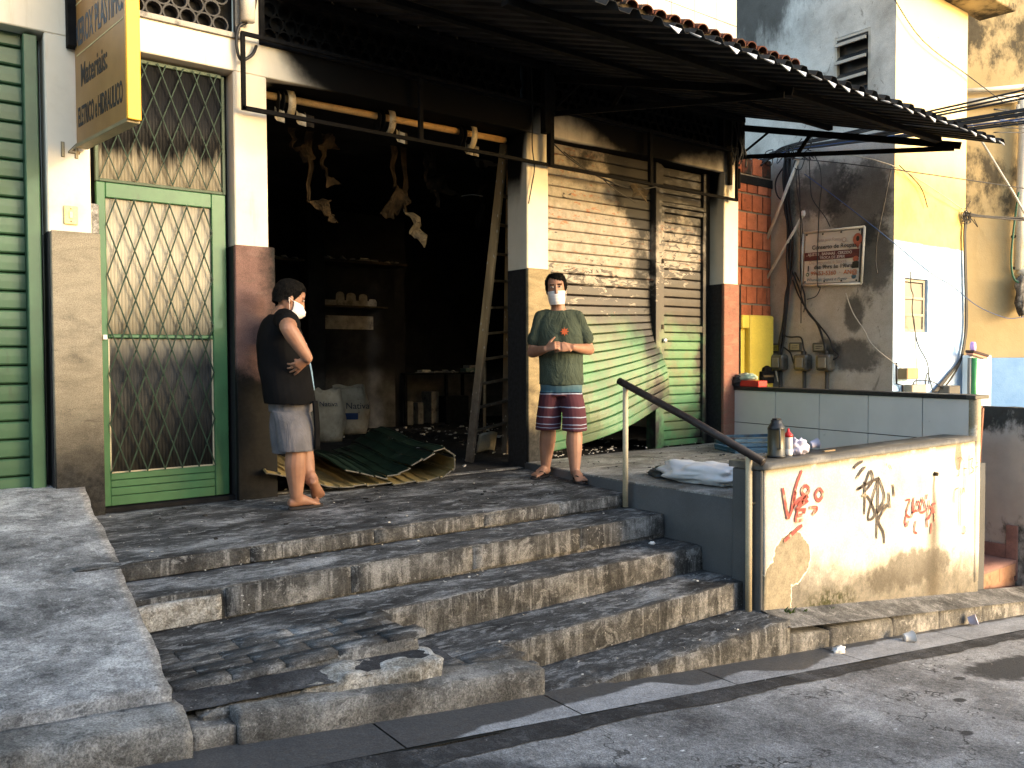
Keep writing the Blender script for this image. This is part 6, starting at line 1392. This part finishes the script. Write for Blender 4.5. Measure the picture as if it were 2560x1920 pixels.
def face_bits(p, c, F, U, L, mask_kind, hair_fn, s=1.0, eyes=True):
    c = V(c)
    # mask
    mb = MB()
    def mf(u, v):
        a = (u-.5)*2.55; h = -.018-.108*v; fr = .096+.011*math.sin(math.pi*v)-.02*max(0, v-.75); wd_ = .075-.013*v; pl = .0022*math.sin(v*26)*math.cos(a)
        if mask_kind == 'cone': fr += .028*math.sin(math.pi*min(1, v*1.1))
        return c+U*h*s+L*(math.sin(a)*wd_*s)+F*((math.cos(a)*(fr+.012)-.012)*s+pl)
    mb.grid(mf, 18, 14); solidify(mb.build('face_mask', MASKM, p, smooth=True), .002)
    for sg in (-1, 1):
        e = c+L*(sg*.083*s)-F*.022-U*.01
        for v in (.06, .85): MB().tube(smooth_path([mf(.5+sg*.49, v), mf(.5+sg*.49, v).lerp(e, .6)+L*sg*.003, e], 3), .0018, 5).build('mask_strap', MASKM, p)
    for sg in (-1, 1):
        mb = MB(); q = c+L*(sg*.031*s)+F*(.0905*s)+U*(.014*s); mb.obox(q+U*.020-F*.0, L*.019, F*.005, U*.0035+L*(.0012*sg)); mb.build('eyebrow', HAIR, p, bevel=.002)
        if eyes:
            b = Body(); b.ball(q-F*.004, .0125, 1.1, .5, .55, 10, (L, F, U)); o = b.mb.build('eye', EYEW, p, smooth=True); b = Body(); b.ball(q+F*.0008, .0062, 1, .5, 1, 10, (L, F, U)); b.mb.build('iris', EYED, o, smooth=True)
    # hair: shell over the skull with a soft ragged lower border
    mb = MB()
    def hf(u, v):
        az = 2*math.pi*u; ca, sa = math.cos(az), math.sin(az); low = hair_fn(az)
        h = low+(.128-low)*v; t = min(1, max(0, (h+.02)/.145)); rr = math.sqrt(max(0, 1-max(0, (h-.02)/.112)**2.2))
        k_ = min(1, v*3.5); th = -.003+k_*(.011+.010*v+.007*nz((ca*5, sa*5, v*7), 1.5)+.005*nz((ca*14, sa*14, v*4), 1.5))
        wd_ = (.076*rr+th); fr = (.092*rr+th) if ca > 0 else (.106*rr+th)
        return c+U*(h*s)+L*(sa*wd_*s)+F*((ca*fr-.004)*s)
    mb.grid(hf, 64, 20); ho = mb.build('hair', HAIR, p, smooth=True, merge=True)
    mb = MB(); rnd = random.Random(int(c.x*1000))
    for k in range(900):
        u, v = rnd.random(), rnd.random()**.8; a = V(hf(u, v)); o_ = (a-c).normalized(); az = 2*math.pi*u
        dn = (V(hf(u, max(0, v-.06)))-a); dn = dn.normalized() if dn.length > 1e-6 else -U
        sw = (F*.5+L*rnd.uniform(-.5, .5)) if v > .55 else L*rnd.uniform(-.3, .3); t = (dn*.8+sw*.6+o_*rnd.uniform(.15, .55)).normalized(); ln = rnd.uniform(.014, .034)*(1 if v > .15 else .5)
        s_ = t.cross(o_).normalized()*.0016; b_ = a-o_*.003
        mb.add([b_-s_, b_+s_, b_+t*ln*.6+s_*.6, b_+t*ln*.6-s_*.6, b_+t*ln-o_*.006], [(0, 1, 2, 3), (3, 2, 4)])
    so_ = mb.build('hair_tufts', HAIR, ho, recalc=False); so_['kind'] = 'stuff'
def fold(seed, a1=.006, f1=7, a2=.003, f2=18, zs_=.35):
    return lambda co, n: a1*nz(V((co.x+seed, co.y, co.z*zs_)), f1)+a2*nz(V((co.x, co.y+seed, co.z*zs_*1.4)), f2)

# ---- man in the green shirt, hands clasped
P2 = tag(empty('person', (4.49, -.67, 0)), 'man in dark green t-shirt and maroon board shorts, masked, hands clasped', 'person')
class Off:                                             # children are built in world coordinates
    pass
def unroot(p):
    for o in p.children: o.location = -V(p.location)
th2 = R(-47); F2 = V((math.sin(th2), -math.cos(th2), 0)); L2 = V((math.cos(th2), math.sin(th2), 0)); Z = V((0, 0, 1))
b = Body()
Fh = V((-.66, -.75, -.03)); HC = V((4.470, -.665, 1.592)); Uh = V((.02, .03, 1)) - L2*.06
f_, u_, l_ = head(b, HC, Fh, Uh, 1.04)
b.loft([(V((4.507, -.648, 1.37)), L2*.085, F2*.075), (V((4.505, -.650, 1.43)), L2*.062, F2*.062), (V((4.492, -.650, 1.49)), L2*.058, F2*.060), (HC-Z*.05, L2*.055, F2*.06)], 18, 3)
b.loft([(V((4.50, -.684, .74)), L2*.15, F2*.12), (V((4.503, -.686, .95)), L2*.165, F2*.135), (V((4.508, -.664, 1.22)), L2*.175, F2*.115), (V((4.51, -.655, 1.36)), L2*.15, F2*.08)], 20, 3)
ShL, ShR = V((4.617, -.757, 1.362)), V((4.405, -.548, 1.362)); ElL, ElR = V((4.705, -.815, 1.085)), V((4.335, -.510, 1.065)); WrL, WrR = V((4.425, -.925, 1.105)), V((4.262, -.775, 1.09))
for sh, el, wr in ((ShL, ElL, WrL), (ShR, ElR, WrR)):
    b.limb([sh, sh.lerp(el, .5), el], [.052, .050, .043]); b.limb([el, el.lerp(wr, .3), wr], [.044, .046, .029]); b.ball(el, .045)
hd = (V((4.31, -.875, 1.115))-WrL).normalized()
hand(b, WrL, hd+V((0, 0, -.05)), V((-.55, .75, -.1)), [.55, .6, .65, .7], 0, 1.0, thumb=(-.5, .2, .75))
hand(b, WrR, V((.30, -.80, .30)), V((.65, .35, -.45)), [.75, .8, .85, .8], 0, 1.0, thumb=(.35, -.4, .8))
b.limb([V((4.545, -.735, .70)), V((4.548, -.79, .56)), V((4.529, -.826, .42))], [.085, .085, .068]); b.limb([V((4.529, -.826, .42)), V((4.522, -.828, .31)), V((4.516, -.842, .16)), V((4.512, -.845, .085))], [.064, .069, .05, .041])
b.limb([V((4.452, -.632, .70)), V((4.452, -.59, .56)), V((4.466, -.562, .42))], [.085, .085, .068]); b.limb([V((4.466, -.562, .42)), V((4.474, -.540, .31)), V((4.478, -.515, .16)), V((4.482, -.503, .085))], [.064, .069, .05, .041])
fl = foot(b, (4.545, -.815, .022), (4.435, -1.03, .020), (4.515, -.845, .1)); fr_ = foot(b, (4.525, -.485, .022), (4.295, -.565, .020), (4.482, -.503, .1))
b.fuse('body', SKIN, P2, .0055, 3)
def hairline2(az):                                     # front is az=0
    a = abs((az+math.pi) % (2*math.pi)-math.pi); return .072-.02*math.sin(az*2+.5) if a < .9 else (.06-.10*min(1, (a-.9)/.4) if a < 1.5 else (-.045 if a < 2.0 else -.075))
face_bits(P2, HC, f_, u_, l_, 'flat', hairline2, 1.04)
# shirt
m = Mat('dark_green_cotton', .9, spec=.15); m.color(m.ramp(m.noise(5, 5, .6), [(.3, '#30382f'), (.7, '#414a40')])); m.bump(m.noise(11, 4, .6, m.scale(m.pos, (1, 1, .45), rot=(.3, .5, 0)), 1.6), .75, .03); GSH = m.m
b = Body()
b.loft([(V((4.503, -.686, .795)), L2*.188, F2*.152), (V((4.503, -.688, .90)), L2*.184, F2*.154), (V((4.505, -.684, 1.03)), L2*.184, F2*.148), (V((4.508, -.666, 1.2)), L2*.190, F2*.134), (V((4.51, -.657, 1.31)), L2*.178, F2*.112), (V((4.51, -.652, 1.385)), L2*.15, F2*.088), (V((4.508, -.650, 1.418)), L2*.10, F2*.078)], 26, 4)
for sh, el in ((ShL, ElL), (ShR, ElR)):
    d_ = (el-sh).normalized(); q = sh.lerp(el, .66); o_ = (sh-V((4.51, -.655, sh.z))).normalized()
    b.limb([sh-o_*.05+Z*.012, sh+Z*.004, sh.lerp(el, .4)+o_*.006, q+o_*.012], [.054, .057, .057, .062], 16)
b.fuse('shirt', GSH, P2, .0065, 2, fold(3.0, .012, 6, .006, 13))
m = Mat('orange_print_star', .8); m.color('#b85a35'); ORST = m.m
pc = V((4.505, -.668, 1.235))+L2*.055+F2*.140
mb = MB(); ring_ = []
for k in range(16): a = math.pi*k/8; rr = .036 if k % 2 == 0 else .019; ring_.append(pc+L2*rr*math.sin(a)+Z*rr*math.cos(a))
mb.add([pc]+ring_, [(0, k+1, (k+1) % 16+1) for k in range(16)]); solidify(mb.build('shirt_emblem', ORST, P2), .003)
# shorts
m = Mat('striped_board_shorts', .85, spec=.15); x, y, z = m.xyz(); zz_ = m.math('ADD', z, m.math('MULTIPLY', m.math('SUBTRACT', m.noise(4, 3, .5), .5), .03))
c = m.mix(m.sm(z, .73, .82), '#31505f', '#4d6166'); c = m.mix(m.sm(zz_, .722, .718), c, m.mix(m.noise(6, 4), '#3d2026', '#50303a'))
for zc, w in ((.722, .006), (.610, .0055), (.530, .005), (.470, .004), (.440, .003)):
    c = m.mix(m.sm(m.math('ABSOLUTE', m.math('SUBTRACT', zz_, zc)), w, w*.6), c, '#8b93a6')
c = m.mix(m.sm(m.math('ABSOLUTE', m.math('SUBTRACT', zz_, .731)), .006, .004), c, '#1c2430'); m.color(c).bump(m.noise(30, 4, .6), .2, .004); BSH = m.m
b = Body()
b.loft([(V((4.50, -.684, .70)), L2*.175, F2*.135), (V((4.50, -.685, .80)), L2*.178, F2*.14), (V((4.50, -.685, .86)), L2*.17, F2*.135)], 22, 3)
b.loft([(V((4.555, -.735, .74)), L2*.10, F2*.13), (V((4.556, -.78, .58)), L2*.103, F2*.115), (V((4.540, -.815, .415)), L2*.105, F2*.112)], 20, 3)
b.loft([(V((4.442, -.632, .74)), L2*.10, F2*.13), (V((4.446, -.598, .58)), L2*.103, F2*.115), (V((4.452, -.572, .415)), L2*.108, F2*.112)], 20, 3)
b.fuse('shorts', BSH, P2, .006, 2, fold(9.0, .008, 7, .003, 16))
FLIP = simple('dark_rubber', '#2a2524', .7)
def flipflop(p, heel, toe, w=.052, strap=True):
    heel, toe = V(heel), V(toe); d = (toe-heel).normalized(); L = (toe-heel).length; sd = d.cross(Z).normalized(); up = sd.cross(d); pts = []
    for k in range(24):
        a = 2*math.pi*k/24; ca, sa = math.cos(a), math.sin(a); ww = w*(1.0 if ca > 0 else .82); pts.append(heel+d*(L/2+(L/2+.012)*ca)+sd*(ww*math.copysign(abs(sa)**.8, sa)))
    o = MB().prism(pts, up*.018).build('flip_flop', FLIP, p, bevel=.004)
    if strap:
        t = heel+d*(L*.80)+up*.03
        for sg in (1, -1): MB().tube(smooth_path([t, heel+d*(L*.66)+sd*(sg*.030)+up*.058, heel+d*(L*.45)+sd*(sg*.046)+up*.03], 5), .006, 6).build('strap', FLIP, o, smooth=True)
flipflop(P2, (4.545, -.815, .003), (4.435, -1.03, .003)); flipflop(P2, (4.525, -.485, .003), (4.295, -.565, .003))
unroot(P2)
# ---- man in black leaning at the pier, hand on hip
P1 = tag(empty('person', (2.2, -.62, 0)), 'man in black t-shirt and grey shorts leaning at the pier, hand on hip', 'person')
F1 = V((.985, .17, 0)).normalized(); L1 = Z.cross(F1)                # facing along the shopfront; left side towards the shop
b = Body()
H1 = V((2.262, -.395, 1.442)); Fd = V((.93, -.18, -.36)); U1 = V((.33, -.02, .94))
f_, u_, l_ = head(b, H1, Fd, U1, 1.02)
b.loft([(V((2.20, -.35, 1.27)), L1*.085, F1*.085), (V((2.215, -.352, 1.33)), L1*.068, F1*.068), (V((2.235, -.37, 1.385)), L1*.062, F1*.066), (H1-Z*.02, L1*.05, F1*.05)], 18, 3)
b.loft([(V((2.205, -.51, .78)), L1*.115, F1*.11), (V((2.192, -.44, .97)), L1*.16, F1*.145), (V((2.197, -.378, 1.16)), L1*.165, F1*.125), (V((2.205, -.352, 1.27)), L1*.14, F1*.08)], 20, 3)
sR, eR, wR = V((2.185, -.535, 1.272)), V((2.105, -.755, 1.215)), V((2.228, -.770, 1.025))
b.limb([sR, sR.lerp(eR, .5), eR], [.062, .060, .052]); b.limb([eR, eR.lerp(wR, .33), wR], [.053, .053, .034]); b.ball(eR, .053)
hand(b, wR, V((-.45, .55, -.50)), V((-.05, .9, .2)), [.12, .18, .25, .38], .12, 1.02, thumb=(-.85, .1, .12))
sL, eL, wL = V((2.28, -.19, 1.262)), V((2.35, -.13, 1.0)), V((2.41, -.33, .92))
b.limb([sL, sL.lerp(eL, .5), eL], [.06, .056, .05]); b.limb([eL, wL], [.05, .034]); hand(b, wL, V((-.3, -.8, -.3)), V((-.9, .2, 0)), .5)
kR, aR = V((2.19, -.655, .43)), V((2.187, -.642, .09)); kL, aL = V((2.285, -.53, .43)), V((2.298, -.625, .19))
b.limb([V((2.19, -.55, .64)), V((2.18, -.625, .54)), kR], [.06, .075, .069]); b.limb([kR, V((2.180, -.655, .30)), V((2.186, -.648, .16)), aR], [.067, .072, .052, .043])
b.limb([V((2.225, -.46, .64)), V((2.262, -.49, .54)), kL], [.06, .075, .068]); b.limb([kL, V((2.288, -.558, .32)), V((2.293, -.60, .23)), aL], [.064, .066, .048, .042])
foot(b, (2.145, -.632, .020), (2.385, -.60, .018), (2.187, -.642, .09)); foot(b, (2.292, -.700, .165), (2.415, -.520, .022), (2.30, -.625, .22))
b.fuse('body', SKIN, P1, .0055, 3)
def hairline1(az):
    a = abs((az+math.pi) % (2*math.pi)-math.pi); return .062 if a < .8 else (.062-.075*min(1, (a-.8)/.5) if a < 1.6 else (-.03 if a < 2.1 else -.062))
face_bits(P1, H1, f_, u_, l_, 'cone', hairline1, 1.02)
BSH1 = simple('black_cotton', (.006, .006, .0065), .9, 0, .05, var=.3, sc=5)
b = Body()
b.loft([(V((2.200, -.525, .715)), L1*.186, F1*.172), (V((2.196, -.485, .86)), L1*.182, F1*.168), (V((2.190, -.44, .98)), L1*.178, F1*.165), (V((2.190, -.40, 1.10)), L1*.182, F1*.152), (V((2.198, -.37, 1.20)), L1*.185, F1*.132), (V((2.205, -.352, 1.285)), L1*.15, F1*.105), (V((2.212, -.352, 1.33)), L1*.085, F1*.08)], 26, 4)
for sh, el in ((sR, eR), (sL, eL)):
    o_ = (sh-V((2.2, -.36, sh.z))).normalized(); b.limb([sh-o_*.06+Z*.02, sh+Z*.004, sh.lerp(el, .42)], [.08, .077, .075], 16)
b.fuse('shirt', BSH1, P1, .0065, 2, fold(5.0, .012, 6, .004, 14))
PRB = simple('blue_shirt_print', '#6f8ba0', .8, var=.2, sc=20)
mb = MB(); mb.grid(lambda u, v: V((2.190+.03*(1-v), -.50-.03*(v)+.06*v, .80+.33*v))+F1*(.160-.012*abs(v-.4))+L1*(-.045+.05*u+.02*v), 5, 10); solidify(mb.build('shirt_print', PRB, P1, smooth=True), .012)
m = Mat('grey_jersey_shorts', .9, spec=.1); m.color(m.ramp(m.noise(7, 5, .6), [(.3, '#504f51'), (.7, '#68666a')])); m.bump(m.noise(11, 4, .6, m.scale(m.pos, (1, 1, .3)), 1.2), .6, .03); GJ = m.m
b = Body()
b.loft([(V((2.205, -.515, .66)), L1*.158, F1*.145), (V((2.205, -.51, .77)), L1*.162, F1*.148), (V((2.2, -.50, .84)), L1*.165, F1*.155)], 22, 3)
b.loft([(V((2.183, -.575, .67)), L1*.098, F1*.135), (V((2.183, -.635, .56)), L1*.108, F1*.132), (V((2.197, -.655, .402)), L1*.105, F1*.128)], 20, 3)
b.loft([(V((2.22, -.455, .67)), L1*.098, F1*.135), (V((2.215, -.475, .56)), L1*.108, F1*.15), (V((2.215, -.505, .375)), L1*.105, F1*.145)], 20, 3)
b.fuse('shorts', GJ, P1, .006, 2, fold(2.0, .009, 6, .003, 14))
mb = MB(); mb.grid(lambda u, v: V((2.195+.012*v, -.625-.04*v, .735-.325*v))+F1*(.075-.022*v+(.042)*u)-L1*(.098-.012*u+.012*math.sin(v*3)), 4, 10); solidify(mb.build('side_stripe', BSH1, P1, smooth=True), .014)
SOLE = simple('grimy_sole', '#2c2723', .8, var=.4, sc=18)
flipflop(P1, (2.145, -.632, .002), (2.385, -.60, .002), .05, False)
unroot(P1)
